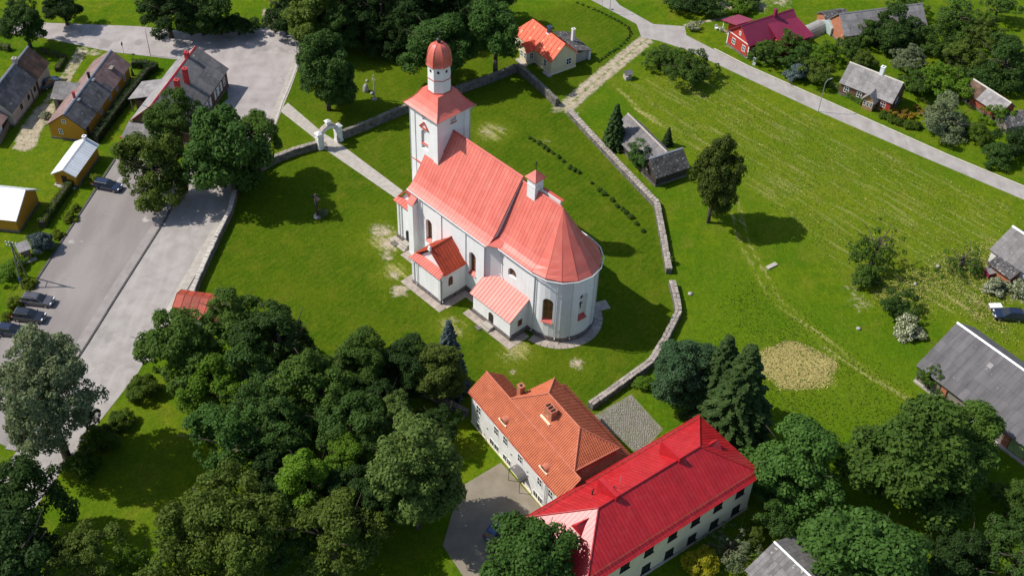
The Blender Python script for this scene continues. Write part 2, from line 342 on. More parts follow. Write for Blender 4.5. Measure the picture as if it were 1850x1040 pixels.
def house(name, label, cat, org, az, L, wf, wb, ze, zr, wall, roof, sheet=(1.1, 1.5), oe=.4, og=.3, zeb=None, gable=None, ridge='steel', wins=(), doors=(), chim=(), mats=None, matsb=None, roofb=None, hip0=0, hip1=0, rib=0, plinth='plinth', group=None):
    """gabled house: the ridge runs along local x from 0 to L at y = 0, front eave at y = -wf, back eave at y = wb"""
    t = thing(name, label, cat, org, rad(az), group); zeb = ze if zeb is None else zeb; roofb = roofb or roof
    x0, x1, yf, yb = og, L-og, -wf+oe, wb-oe
    zf = ze+(zr-ze)*oe/wf-.07; zb = zeb+(zr-zeb)*oe/wb-.07; zt = zr-.12
    wl = MB()
    ring = lambda x: [(x, yf, .05), (x, yf, zf), (x, 0, zt), (x, yb, zb), (x, yb, .05)]
    if hip0 or hip1:
        wl.prism([(x0, yf, .05), (x1, yf, .05), (x1, yb, .05), (x0, yb, .05)], (0, 0, min(zf, zb)-.1))
        if not hip1: wl.prism([(x1-.12, yf, zf-.05), (x1-.12, yb, zb-.05), (x1-.12, 0, zt)], (.12, 0, 0))
    else: wl.loft([ring(x0), ring(x1)])
    wl.build('wall', wall, t)
    MB().box(x0-.06, x1+.06, yf-.06, yb+.06, -.2, .38).build('plinth', plinth, t)
    slope(t, [(0, -wf, ze), (L, -wf, ze), (L-hip1, 0, zr), (hip0, 0, zr)], roof, sheet[0], sheet[1], mats=mats, rib=rib)
    slope(t, [(0, wb, zeb), (L, wb, zeb), (L-hip1, 0, zr), (hip0, 0, zr)], roofb, sheet[0], sheet[1], mats=matsb or mats, rib=rib)
    if hip0: slope(t, [(0, -wf, ze), (0, wb, zeb), (hip0, 0, zr)], roof, sheet[0], sheet[1], mats=mats, rib=rib)
    if hip1: slope(t, [(L, -wf, ze), (L, wb, zeb), (L-hip1, 0, zr)], roof, sheet[0], sheet[1], mats=mats, rib=rib)
    if ridge: MB().prism([(hip0, -.2, zr-.05), (hip0, 0, zr+.12), (hip0, .2, zr-.05)], (L-hip0-hip1, 0, 0)).build('ridge_cap', ridge, t)
    if gable:
        for xx, s in ((0, 1), (L, -1)):
            if (xx == 0 and hip0) or (xx == L and hip1): continue
            mb = MB()
            for yy, z_ in ((-wf, ze), (wb, zeb)):
                a, b = Vector((xx+s*.05, yy, z_-.12)), Vector((xx+s*.05, 0, zr-.12)); mb.prism([a, b, b+Vector((0, 0, .16)), a+Vector((0, 0, .16))], (-s*.1, 0, 0))
            mb.build('bargeboard', gable, t)
    for wdw in wins:
        f, p, z, ww, hh = wdw[:5]; fm = wdw[5] if len(wdw) > 5 else 'window_white'
        c, n = {'f': ((p, yf, z), (0, -1, 0)), 'b': ((p, yb, z), (0, 1, 0)), '0': ((x0, p, z), (-1, 0, 0)), '1': ((x1, p, z), (1, 0, 0))}[f]
        window(t, c, n, ww, hh, fm)
    for f, p, ww, hh, dm in doors:
        c, n = {'f': ((p, yf, .3), (0, -1, 0)), 'b': ((p, yb, .3), (0, 1, 0)), '0': ((x0, p, .3), (-1, 0, 0)), '1': ((x1, p, .3), (1, 0, 0))}[f]
        door(t, c, n, ww, hh, dm)
    for cx, cy, zz, ww, dd, cm in chim:
        zb_ = zr-abs(cy)*(zr-ze)/(wf if cy < 0 else wb)-.4
        chimney(t, cx, cy, zb_, zz, ww, dd, cm)
    return t

# ------------------------------------------------------------ the ground: one sheet with soil and sward zones
X0, X1, Y0, Y1, ST = -112, 132, 66, 284, .6
gx = np.arange(X0, X1, ST); gy = np.arange(Y0, Y1, ST); NX, NY = len(gx), len(gy)
GX, GY = np.meshgrid(gx, gy); PX, PY = GX.ravel(), GY.ravel()
ZONE = np.zeros((len(PX), 4), np.float32)
def seg_dist(a, b):
    dx, dy = b[0]-a[0], b[1]-a[1]; t = np.clip(((PX-a[0])*dx+(PY-a[1])*dy)/(dx*dx+dy*dy+1e-9), 0, 1)
    return np.hypot(PX-a[0]-t*dx, PY-a[1]-t*dy)
def inside(p):
    r = np.zeros(len(PX), bool)
    for i in range(len(p)):
        (ax, ay), (bx, by) = p[i-1], p[i]; c = (ay > PY) != (by > PY)
        r ^= c & (PX < (bx-ax)*(PY-ay)/((by-ay) if by != ay else 1e-9)+ax)
    return r
def z_poly(ch, p, v, soft=1.0):
    d = np.full(len(PX), 1e9)
    for i in range(len(p)): d = np.minimum(d, seg_dist(p[i-1], p[i]))
    ZONE[:, ch] = np.maximum(ZONE[:, ch], v*np.clip(.5+np.where(inside(p), d, -d)/soft/2, 0, 1))
def z_line(ch, p, wd, v, soft=.6):
    d = np.full(len(PX), 1e9)
    for a, b in zip(p[:-1], p[1:]): d = np.minimum(d, seg_dist(a, b))
    ZONE[:, ch] = np.maximum(ZONE[:, ch], v*np.clip(1-(d-wd/2)/soft, 0, 1))
def z_spot(ch, c, r, v, sx=1.0):
    d = np.hypot((PX-c[0])/sx, PY-c[1]); ZONE[:, ch] = np.maximum(ZONE[:, ch], v*np.clip(1.25-.8*d/r, 0, 1))
CHURCHYARD = [(-45.90, 151.56), (-40.92, 158.78), (-34.46, 162.89), (-23.58, 173.19), (-10.18, 182.19), (-1.03, 189.46), (7.04, 177.99), (8.83, 175.47), (23.02, 149.40), (23.88, 133.22), (24.62, 124.93), (19.75, 113.71), (11.33, 105.97), (-4.48, 109.21), (-5.32, 103.59), (-17.50, 108.50), (-32.88, 112.96), (-46.51, 121.18), (-45.41, 141.55)]
z_poly(0, CHURCHYARD, 1)
z_poly(0, [(-4.91, 206.50), (10.74, 215.48), (22.89, 207.59), (23.15, 201.89), (8.25, 178.97), (-0.65, 190.84), (-6.42, 190.03)], .9)
z_poly(0, [(-43.15, 199.30), (-0.20, 194.42), (-1.17, 190.81), (-23.58, 173.19), (-32.71, 167.45), (-42.98, 176.22)], .8)
z_poly(0, [(-42.87, 172.70), (-35.70, 164.76), (-42.64, 157.88), (-46.06, 156.10)], .7)
z_poly(1, [(-50.59, 109.31), (-55.65, 92.50), (-50.41, 79.69), (-38.41, 82.67), (-42.54, 102.12)], .38, 3)
z_poly(1, [(-89.47, 162.71), (-84.65, 165.52), (-76.58, 164.42), (-73.09, 149.79), (-73.56, 134.42), (-80.35, 136.65)], .30, 3)
z_poly(1, [(17.64, 186.07), (32.66, 197.90), (54.84, 178.70), (85.06, 154.08), (82.49, 145.38), (66.55, 135.13), (56.28, 127.11), (48.07, 137.90), (37.01, 155.46), (25.82, 168.96)], .62, 3)
z_poly(1, [(58.38, 137.21), (84.18, 151.12), (74.69, 118.93), (65.82, 125.29), (59.65, 127.31), (51.68, 129.26)], .72, 3)
z_poly(1, [(-41.56, 189.36), (-25.21, 188.64), (-23.85, 175.80), (-36.82, 168.84)], .3, 3)
z_poly(3, [(32.85, 142.31), (60.86, 111.70), (68.34, 97.41), (63.54, 81.13), (33.24, 91.20), (24.13, 120.60)], .55, 4)   # lush rough grass
for c, r, sx in (((41.09, 114.88),5.0,1.35),): z_spot(1, c, r, 1.0, sx)
for c, r, v in (((-16.87, 127.08),1.5,1), ((-18.04, 130.47),1.2,.9), ((-19.52, 134.85),1.4,.8), ((-21.01, 140.61),2.3,.85), ((-19.56, 137.74),2.0,.95), ((9.69, 113.47),1.15,1), ((0.34, 116.45),1.1,.7), ((-8.96, 121.01),1.6,.62), ((-7.37, 118.82),1.2,.6), ((-5.51, 168.98),1.8,.62), ((-3.10, 169.99),1.4,.6),
    ((52.84, 128.72),2.5,.55), ((52.14, 131.76),2,.5), ((0.38, 114.80),1.5,.5), ((0.70, 111.59),.8,.62), ((-80.94, 189.35),1.6,.8), ((7.24, 177.11),1.6,.8), ((9.74, 175.53),1.2,.8), ((77.51, 131.38),2.5,.6), ((70.46, 130.36),1.6,.5), ((4.79, 166.70),1.2,.5),
    ((44.68, 203.54),2.2,.9), ((41.70, 216.82),2.5,.85), ((48.64, 217.37),3,.75), ((53.51, 219.36),3,.7), ((41.34, 201.21),1.5,.8), ((58.45, 207.13),2.2,.8), ((-61.03, 206.87),1.5,.5)): z_spot(2, c, r, v)
for c, r, v in (((-20.07, 138.37),3.6,.95), ((-17.88, 131.36),3.2,.9), ((-8.65, 119.88),3,.95), ((0.75, 115.70),3.4,.9), ((-4.72, 168.87),3.6,.95), ((10.23, 113.18),2.4,.5), ((4.79, 166.20),2.5,.5), ((15.95, 166.63),2,.4), ((-77.03, 142.34),3,.3)): z_spot(1, c, r, v)
for off in (-.75, .75):                                               # gravel track with a grassy crown
    z_line(2, [((24.47, 201.99)[0]+off*.8, (24.47, 201.99)[1]-off*.8), ((13.04, 184.80)[0]+off*.8, (13.04, 184.80)[1]-off*.8), ((8.24, 177.01)[0]+off*.8, (8.24, 177.01)[1]-off*.8)], 1.0, .95, .9)
    z_line(2, [((-51.28, 207.65)[0]+off, (-51.28, 207.65)[1]), ((-49.32, 199.24)[0]+off, (-49.32, 199.24)[1])], .7, .9, .5)
    z_line(2, [((-83.39, 190.55)[0]+off*.9, (-83.39, 190.55)[1]), ((-83.68, 175.99)[0]+off*.9, (-83.68, 175.99)[1]), ((-84.01, 168.95)[0]+off, (-84.01, 168.95)[1])], .8, .8, .5)
    z_line(1, [((36.09, 153.90)[0]+off, (36.09, 153.90)[1]), ((36.71, 141.19)[0]+off, (36.71, 141.19)[1]), ((39.82, 128.57)[0]+off, (39.82, 128.57)[1]), ((47.87, 117.44)[0]+off, (47.87, 117.44)[1]), ((56.87, 107.88)[0]+off, (56.87, 107.88)[1])], .55, .82, .5)
z_line(2, [(-84.09, 169.80), (-84.59, 163.87), (-84.09, 159.52)], 3.2, .95, .8)
z_line(2, [(8.24, 177.01), (6.23, 175.63)], .8, .6, .6)
z_line(1, [(18.40, 184.26), (21.85, 177.26), (31.63, 166.06)], .7, .95, .5)
z_line(2, [(32.64, 208.35), (43.49, 212.48)], .6, .95, .4)
z_line(2, [(39.62, 207.81), (41.36, 205.39)], .7, .9, .5)
z_line(1, [(35.82, 153.14), (43.78, 144.36), (56.17, 143.75)], 1.2, .35, 1)
verts = np.zeros((len(PX), 3), np.float32); verts[:, 0] = PX; verts[:, 1] = PY
far = [(-900, -300), (900, -300), (900, 1500), (-900, 1500)]
idx = np.arange(NX*NY).reshape(NY, NX)
quads = np.stack([idx[:-1, :-1], idx[:-1, 1:], idx[1:, 1:], idx[1:, :-1]], -1).reshape(-1, 4).tolist()
vl = verts.tolist(); k0 = len(vl); vl += [(x, y, 0) for x, y in far]
c0, c1, c2, c3 = int(idx[0, 0]), int(idx[0, -1]), int(idx[-1, -1]), int(idx[-1, 0])
quads += [[k0, k0+1, c1, c0], [k0+1, k0+2, c2, c1], [k0+2, k0+3, c3, c2], [k0+3, k0, c0, c3]]
me = bpy.data.meshes.new('ground'); me.from_pydata(vl, [], quads)
at = me.color_attributes.new('zone', 'FLOAT_COLOR', 'POINT')
at.data.foreach_set('color', np.concatenate([ZONE, np.zeros((4, 4), np.float32)]).ravel())
ground = bpy.data.objects.new('ground', me); COL.objects.link(ground); struct(ground)
def ground_mat():
    m = bpy.data.materials.new('sward'); m.use_nodes = True; n = m.node_tree.nodes; l = m.node_tree.links
    b = n['Principled BSDF']; b.inputs['Roughness'].default_value = .9; b.inputs['Specular IOR Level'].default_value = .02
    tc = n.new('ShaderNodeTexCoord'); za = n.new('ShaderNodeAttribute'); za.attribute_name = 'zone'
    sp = n.new('ShaderNodeSeparateColor'); l.new(za.outputs['Color'], sp.inputs[0])
    def noise(scale, det=4, vec=None, rough=.55):
        x = n.new('ShaderNodeTexNoise'); x.inputs['Scale'].default_value = scale; x.inputs['Detail'].default_value = det; x.inputs['Roughness'].default_value = rough
        l.new(vec or tc.outputs['Object'], x.inputs['Vector']); return x.outputs[0]
    def rng(s, a, b_, c=0., d=1.):
        x = n.new('ShaderNodeMapRange'); x.inputs[1].default_value = a; x.inputs[2].default_value = b_; x.inputs[3].default_value = c; x.inputs[4].default_value = d; l.new(s, x.inputs[0]); return x.outputs[0]
    def mix(f, a, c):
        x = n.new('ShaderNodeMix'); x.data_type = 'RGBA'
        if isinstance(f, float): x.inputs[0].default_value = f
        else: l.new(f, x.inputs[0])
        for k, s in ((6, a), (7, c)):
            if isinstance(s, tuple): x.inputs[k].default_value = (*s, 1)
            else: l.new(s, x.inputs[k])
        return x.outputs[2]
    def mth(op, a, c=None):
        x = n.new('ShaderNodeMath'); x.operation = op
        for k, s in ((0, a), (1, c)):
            if s is None: continue
            if isinstance(s, (int, float)): x.inputs[k].default_value = s
            else: l.new(s, x.inputs[k])
        return x.outputs[0]
    big, med, fine = noise(.07, 4), noise(.5, 5), noise(3.5, 5, rough=.7)
    m0 = n.new('ShaderNodeMapping'); m0.inputs['Rotation'].default_value = (0, 0, rad(46)); l.new(tc.outputs['Object'], m0.inputs[0])
    mp = n.new('ShaderNodeMapping'); mp.inputs['Scale'].default_value = (.09, 1.0, 1); l.new(m0.outputs[0], mp.inputs[0])
    streak = noise(1.15, 4, mp.outputs[0], .6)
    mead = mix(rng(big, .35, .65), (.06, .118, .004), (.114, .153, .006)); mead = mix(rng(med, .4, .7), mead, (.052, .112, .004))
    lawn = mix(rng(big, .35, .65), (.036, .082, .003), (.066, .104, .004)); lawn = mix(rng(med, .45, .75), lawn, (.08, .108, .006))
    lush = mix(rng(med, .35, .65), (.056, .122, .004), (.092, .144, .006))
    wv = n.new('ShaderNodeTexWave'); wv.inputs['Scale'].default_value = .32; wv.inputs['Distortion'].default_value = 3; wv.inputs['Detail'].default_value = 2; m9 = n.new('ShaderNodeMapping'); m9.inputs['Rotation'].default_value = (0, 0, rad(38)); l.new(tc.outputs['Object'], m9.inputs[0]); l.new(m9.outputs[0], wv.inputs['Vector'])
    lawn = mix(rng(wv.outputs['Fac'], .3, .9, 0, .4), lawn, (.078, .112, .005))
    lawn = mix(rng(noise(.22, 6, rough=.65), .52, .72, 0, .75), lawn, (.105, .118, .010)); mead = mix(rng(noise(.19, 6, rough=.65), .5, .72, 0, .8), mead, (.125, .14, .014))
    c = mix(sp.outputs[0], mead, lawn); c = mix(za.outputs['Alpha'], c, lush)
    dryv = mth('ADD', sp.outputs[1], mth('MULTIPLY', mth('MULTIPLY', mth('SUBTRACT', streak, .5), 2.6), sp.outputs[1]))
    dryv = mth('ADD', dryv, mth('MULTIPLY', mth('SUBTRACT', fine, .5), mth('MULTIPLY', sp.outputs[1], 1.4)))
    c = mix(rng(sp.outputs[1], 0, 1.2, 0, .6), c, (.145, .17, .012))
    c = mix(rng(dryv, .66, 1.15, 0, .85), c, (.3, .27, .1))
    dirt = mth('ADD', sp.outputs[2], mth('MULTIPLY', mth('SUBTRACT', noise(1.1, 6, rough=.72), .5), 2.2))
    c = mix(rng(mth('MULTIPLY', dirt, rng(sp.outputs[2], 0, .25)), .45, .95), c, mix(rng(med, .35, .65), (.43, .36, .265), (.33, .27, .19)))
    hs = n.new('ShaderNodeHueSaturation'); l.new(mth('MULTIPLY', rng(fine, .25, .75, .62, 1.38), rng(noise(1.4, 4, rough=.6), .3, .7, .84, 1.16)), hs.inputs['Value']); l.new(c, hs.inputs['Color'])
    l.new(hs.outputs[0], b.inputs['Base Color'])
    bp = n.new('ShaderNodeBump'); bp.inputs['Strength'].default_value = .6; bp.inputs['Distance'].default_value = .18; l.new(fine, bp.inputs['Height'])
    b2 = n.new('ShaderNodeBump'); b2.inputs['Strength'].default_value = .5; b2.inputs['Distance'].default_value = .5; l.new(med, b2.inputs['Height']); l.new(bp.outputs[0], b2.inputs['Normal'])
    l.new(b2.outputs[0], b.inputs['Normal'])
    return m
me.materials.append(ground_mat())

# ------------------------------------------------------------ roads, paths, yards
def sheet(name, pts, m, z=.02, thick=.25):
    return struct(MB().prism([(x, y, z-thick) for x, y in pts], (0, 0, thick)).build(name, m))
def offs(p, d):
    out = []
    for i in range(len(p)):
        a = Vector(p[max(0, i-1)]); b = Vector(p[min(len(p)-1, i+1)]); t = (b-a).normalized(); out.append((p[i][0]-t.y*d, p[i][1]+t.x*d))
    return out
def ribbon(name, p, wd, m, z0, z1, parent=None):
    a, b = offs(p, wd/2), offs(p, -wd/2)
    o = MB().loft([[(*a[i], z0), (*b[i], z0), (*b[i], z1), (*a[i], z1)] for i in range(len(p))]).build(name, m, parent)
    return o if parent else struct(o)
pm('lot_edge', (.24, .215, .2), (.29, .26, .245), .8, .9, .2, 9)
sheet('square', [(-109.37, 200.89), (-102.42, 199.74), (-92.49, 199.25), (-75.16, 199.34), ((-61.20, 197.50)), (-51.56, 200.75), (-47.61, 200.00), (-42.64, 198.10), (-41.93, 190.31), (-42.39, 181.71), (-43.02, 173.57), (-43.14, 165.90), (-43.29, 156.29), (-45.17, 151.61), (-55.12, 150.96), (-56.96, 164.95), (-52.75, 175.88), (-54.95, 184.53), (-63.84, 188.09), (-65.74, 188.14), (-77.91, 189.78), (-91.79, 193.72), (-100.86, 195.27), (-107.85, 196.80)], 'asphalt', .020)
sheet('road', [(-45.61, 153.84), (-45.94, 145.44), (-47.85, 125.26), (-48.92, 122.80), (-50.99, 110.88), (-51.31, 108.54), (-55.86, 93.67), (-58.70, 82.50), (-62.24, 73.78), (-65.42, 73.63), (-63.50, 92.55), (-59.79, 113.86), (-55.75, 140.49), (-54.28, 153.27)], 'road_asphalt', .026)
LOT_L = [(-67.76, 156.21), (-68.66, 148.02), (-71.49, 123.27), (-72.64, 112.37)]
LOT_R = [(-55.09, 152.76), (-55.58, 141.61), (-58.50, 122.84), (-59.83, 113.74), (-63.26, 93.93)]
sheet('parking_lot', LOT_L+[(-73.62, 98.54), (-63.26, 93.93), (-59.83, 113.74), (-58.50, 122.84), (-55.58, 141.61), (-55.09, 152.76), (-63.78, 159.62)], 'lot_asphalt', .13)
ribbon('lot_kerb', LOT_R, .24, 'kerb_dark', -.1, .15)  # real kerb; its dark colour also stands in for the level step's shadow
ribbon('lot_edge', offs(LOT_R, -.85), 1.4, 'lot_edge', .05, .134)
ribbon('lot_back_kerb', LOT_L, .28, 'kerb_dark', -.1, .25)
ribbon('pavement', [(-46.18, 144.01), (-49.26, 124.94), (-49.95, 118.67), (-50.94, 110.67)], 1.5, 'concrete', -.1, .14)
ribbon('square_kerb', [(-42.08, 191.28), (-42.34, 182.64), (-42.83, 175.34), (-42.95, 165.91), (-43.21, 161.01)], .3, 'edge_concrete', -.1, .12)
ribbon('square_pavement', [(-42.55, 188.32), (-42.79, 179.84), (-43.26, 172.68), (-43.56, 165.04)], 1.5, 'concrete', -.1, .05)
sheet('gate_path', [(-42.87, 172.70), (-41.81, 175.24), (-34.22, 166.51), (-31.04, 163.77), (-18.67, 151.11), (-19.67, 149.14), (-32.81, 161.39), (-35.66, 165.09)], 'concrete', .034)
sheet('village_road', [(10.80, 219.86), (14.75, 216.03), (22.91, 207.81), (23.63, 202.76), (26.97, 201.77), (32.71, 198.51), (37.17, 194.44), (42.97, 189.43), (54.66, 179.39), (70.47, 166.89), (85.46, 155.44), (93.75, 149.57), (94.98, 153.25), (86.50, 158.97), (75.51, 167.22), (62.34, 178.16), (43.49, 193.72), (37.66, 199.29), (32.64, 204.29), (32.59, 207.70), (26.26, 208.07), (19.86, 215.08), (17.53, 220.41)], 'road_asphalt', .02)
ribbon('road_edge_strip', [(37.70, 199.70), (43.53, 194.02), (62.39, 178.43), (75.57, 167.47), (86.57, 159.21), (95.03, 153.40)], .32, 'edge_concrete', -.1, .032)
sheet('yard', [(-7.18, 82.15), (-5.69, 91.02), (-0.53, 95.30), (5.30, 87.69), (7.03, 84.85), (1.10, 76.70), (-3.49, 76.49)], 'yard', .02)
sheet('cobbled_yard', [(11.58, 103.79), (17.05, 108.10), (21.09, 102.04), (17.64, 97.42)], 'cobble_bed', .02)
cy = bpy.data.objects['cobbled_yard']
def in_poly(x, y, p):
    r = False
    for i in range(len(p)):
        (ax, ay), (bx, by) = p[i-1], p[i]
        if (ay > y) != (by > y) and x < (bx-ax)*(y-ay)/(by-ay)+ax: r = not r
    return r
cp = [(12.17, 103.33), (17.03, 107.69), (20.64, 102.02), (17.29, 97.77)]; cm = MB(); xs = [p[0] for p in cp]; ys = [p[1] for p in cp]
x = min(xs)
while x < max(xs):
    y = min(ys)
    while y < max(ys):
        jx, jy = x+rnd.uniform(-.07, .07), y+rnd.uniform(-.07, .07)
        if in_poly(jx, jy, cp):
            r = rnd.uniform(.08, .145); a0 = rnd.uniform(0, 6); cm.lathe(jx, jy, [(r, .0), (r*.95, .07), (r*.5, rnd.uniform(.09, .13))], 5, a0)
        y += .27
    x += .27
o = cm.build('cobblestones', 'cobble', cy, kind='stuff')

# ------------------------------------------------------------ churchyard wall
def stone_wall(label, pts, h, wd, cop='coping', body='stone_wall', st=.75):
    t = thing('stone_wall', label, 'wall', pts[0]); p = [(x-pts[0][0], y-pts[0][1]) for x, y in pts]
    a, b = offs(p, wd/2), offs(p, -wd/2); al, bl = offs(p, wd/2-.08), offs(p, -wd/2+.08)
    mb = MB()
    mb.loft([[(*a[i], -.2), (*b[i], -.2), (*bl[i], h), (*al[i], h)] for i in range(len(p))])
    mb.build('wall_body', body, t)
    rows = 1 if wd < .75 else 2
    for i in range(len(p)-1):
        A, B = Vector((*p[i], 0)), Vector((*p[i+1], 0)); d = B-A; L = d.length; d.normalize(); n = Vector((-d.y, d.x, 0))
        for r in range(rows):
            s = 0.0; off = (r-(rows-1)/2)*wd/rows
            while s < L-.2:
                l = min(rnd.uniform(st*.7, st*1.3), L-s); c = A+d*(s+l/2)+n*(off+rnd.uniform(-.03, .03))+Vector((0, 0, h+.075+rnd.uniform(-.02, .04)))
                ww = wd/rows/2*rnd.uniform(.9, 1.06); tw = rnd.uniform(-.06, .06); dd = (d+n*tw).normalized(); nn = Vector((-dd.y, dd.x, rnd.uniform(-.08, .08)))
                hl = l/2-.025; q = .78
                mb = MB(); base = [c-dd*hl-nn*ww, c+dd*hl-nn*ww, c+dd*hl+nn*ww, c-dd*hl+nn*ww]
                top = [c-dd*hl*q-nn*ww*q, c+dd*hl*q*rnd.uniform(.85, 1.1)-nn*ww*q, c+dd*hl*q+nn*ww*q*rnd.uniform(.8, 1.1), c-dd*hl*q+nn*ww*q]
                mb.loft([[v-Vector((0, 0, .11)) for v in base], [v+Vector((0, 0, .03)) for v in base], [v+Vector((0, 0, .09)) for v in top]]).build('coping_stone', cop, t)
                s += l
    return t
stone_wall('low stone wall running left from the white arched gate', [(-34.60, 161.91), (-37.81, 159.94), (-40.89, 157.53), (-44.15, 153.48), (-45.46, 149.37)], 1.25, .75)
stone_wall('stone wall with pale flat coping between road and churchyard lawn', [(-45.82, 149.35), (-45.57, 143.21), (-46.28, 136.10), (-47.00, 127.75), (-47.23, 122.90)], 1.2, .7, 'edge_concrete')
stone_wall('dark stone wall running from the gate behind the church tower', [(-31.15, 164.58), (-26.93, 168.01), (-19.24, 174.72), (-11.11, 180.66), (-6.16, 184.15), (-0.81, 188.71)], 1.5, .7, 'coping_dark')
stone_wall('dark stone wall beside the cream cottage lawn', [(-0.71, 188.91), (1.65, 185.84), (6.83, 177.62)], 1.45, .7, 'coping_dark')
stone_wall('long pale stone wall along the grass behind the church', [(9.03, 175.31), (12.12, 169.53), (17.16, 160.30), (23.21, 149.56), (23.62, 142.01), (24.06, 133.23)], .95, 1.0, st=.7)
stone_wall('curving stone wall at the end of the churchyard near the apse', [(24.30, 130.74), (24.66, 127.69), (24.80, 124.11), (22.35, 118.24), (20.07, 113.72), (15.56, 109.26), (11.31, 105.17)], 1.0, 1.0, st=.8)
stone_wall('low brown stone wall under the grove beside the tiled house', [(-5.21, 102.91), (-11.17, 106.28), (-17.47, 108.20), (-24.68, 110.42)], 1.1, .6, 'coping_dark')

# white arched gate
G_A, G_B = Vector((*(-33.94, 161.96), 0)), Vector((*(-31.12, 164.41), 0)); gd = (G_B-G_A).to_2d(); gaz = math.atan2(gd.y, gd.x); GW = gd.length
gt_ = thing('arched_gate', 'white plastered arched gateway at the churchyard path', 'gate', (G_A.x, G_A.y), gaz)
for x in (0, GW):
    p = MB().box(x-.55, x+.55, -.5, .5, 0, 3.0).box(x-.62, x+.62, -.57, .57, 2.15, 2.3).box(x-.62, x+.62, -.57, .57, 0, .45).build('pillar', 'plaster_old', gt_)
    MB().loft([[(x-.68, -.62, 3.0), (x+.68, -.62, 3.0), (x+.68, .62, 3.0), (x-.68, .62, 3.0)], [(x-.68, -.62, 3.15), (x+.68, -.62, 3.15), (x+.68, .62, 3.15), (x-.68, .62, 3.15)], [(x-.1, -.1, 3.5), (x+.1, -.1, 3.5), (x+.1, .1, 3.5), (x-.1, .1, 3.5)]]).build('pillar_cap', 'plaster_grey', p)
ri, ro_, cx_, n_ = GW/2-.55, GW/2-.02, GW/2, 12; mb = MB()
for i in range(n_):
    a, b = PI*i/n_, PI*(i+1)/n_
    mb.prism([(cx_+r*math.cos(t), -.35, 2.1+r*math.sin(t)) for r, t in ((ri, a), (ro_+.15, a), (ro_+.15, b), (ri, b))], (0, .7, 0))
ar = mb.build('arch', 'plaster_old', gt_)
mb = MB()
for i in range(n_):
    a, b = PI*i/n_, PI*(i+1)/n_
    mb.prism([(cx_+r*math.cos(t), -.45, 2.1+r*math.sin(t)) for r, t in ((ro_+.153, a), (ro_+.25, a), (ro_+.25, b), (ro_+.153, b))], (0, .9, 0))
mb.build('arch_coping', 'coping', ar)
zt = 2.1+ro_+.25
MB().box(cx_-.35, cx_+.35, -.35, .35, zt-.1, zt+.6).loft([[(cx_-.48, -.48, zt+.6), (cx_+.48, -.48, zt+.6), (cx_+.48, .48, zt+.6), (cx_-.48, .48, zt+.6)], [(cx_-.48, -.48, zt+.7), (cx_+.48, -.48, zt+.7), (cx_+.48, .48, zt+.7), (cx_-.48, .48, zt+.7)], [(cx_-.08, -.08, zt+1.0), (cx_+.08, -.08, zt+1.0), (cx_+.08, .08, zt+1.0), (cx_-.08, .08, zt+1.0)]]).build('crown_block', 'plaster_old', gt_)
for x, s in ((.58, 1), (GW-.58, -1)):
    mb = MB()
    for k in range(7): mb.tube((x, -.4-k*.17, .15), (x, -.4-k*.17, 1.5), .02, n=4)
    mb.tube((x, -.35, .3), (x, -1.5, .3), .025, n=4).tube((x, -.35, 1.4), (x, -1.5, 1.4), .025, n=4).build('gate_leaf', 'iron', gt_)

# ------------------------------------------------------------ the church
CH = thing('church', 'white church with coral red metal roofs and a domed bell tower', 'church', (-10.59, 124.44), rad(-45.04))
VC = 11.3
def cut(o, cutters):
    for c in cutters:
        md = o.modifiers.new('b', 'BOOLEAN'); md.operation = 'DIFFERENCE'; md.solver = 'EXACT'; md.object = c
    dg = bpy.context.evaluated_depsgraph_get(); dg.update()
    nm = bpy.data.meshes.new_from_object(o.evaluated_get(dg)); old = o.data
    o.modifiers.clear(); o.data = nm; bpy.data.meshes.remove(old)
    for c in cutters: bpy.data.objects.remove(c, do_unlink=True)
def arch_cut(c, n, w, h, depth, round_=True, half=False):
    c = Vector(c); n = Vector(n).normalized(); e = Vector((0, 0, 1)).cross(n).normalized()
    pts = arch_pts(w, h, 10, round_)
    return MB().prism([c+e*x+Vector((0, 0, z))-n*depth for x, z in pts], n*(depth+.6)).build('cutter', 'plaster', CH)
def sill(parent, c, n, w, d=.7, m='church_red_trim', drop=.42):
    c = Vector(c); n = Vector(n).normalized(); e = Vector((0, 0, 1)).cross(n).normalized(); Z = Vector((0, 0, 1))
    a = c-n*(d-.12); b = c+n*.14-Z*drop
    MB().prism([a-e*w/2, a+e*w/2, b+e*(w/2+.06), b-e*(w/2+.06)], (0, 0, .06)).build('window_sill', m, parent)
def ptrim(mb, pts, dz, dn): mb.prism(pts, dn)

# nave walls, plinth, cornice
NAVE = [(-12.3, 5.1), (4.2, 5.1), (6.35, 6.25), (6.35, 16.35), (4.2, 17.5), (-12.3, 17.5)]
nave = MB().prism([(x, y, 0) for x, y in NAVE], (0, 0, 11.75)).build('nave_wall', 'plaster', CH)
wn = [(-8.35, 4.3), (1.45, 4.2)]
cut(nave, [arch_cut((u, 5.1, z-.4), (0, -1, 0), 1.45, 4.4, .6) for u, z in wn]+[arch_cut((u, 17.5, z-.4), (0, 1, 0), 1.45, 4.4, .6) for u, z in wn+[(-3.4, 4.3)]])
for u, z in wn:
    wi = window(nave, (u, 5.62, z+.05), (0, -1, 0), 1.4, 3.9, 'window_brown', 'glass_brown', True, (1, 4), .1, .07); sill(wi, (u, 5.1, z+.05), (0, -1, 0), 1.45)
for u, z in wn+[(-3.4, 4.3)]: wi = window(nave, (u, 16.98, z+.05), (0, 1, 0), 1.4, 3.9, 'window_brown', 'glass_brown', True, (1, 4), .1, .07); sill(wi, (u, 17.5, z+.05), (0, 1, 0), 1.45)
th = [rad(-90+i*9) for i in range(21)]
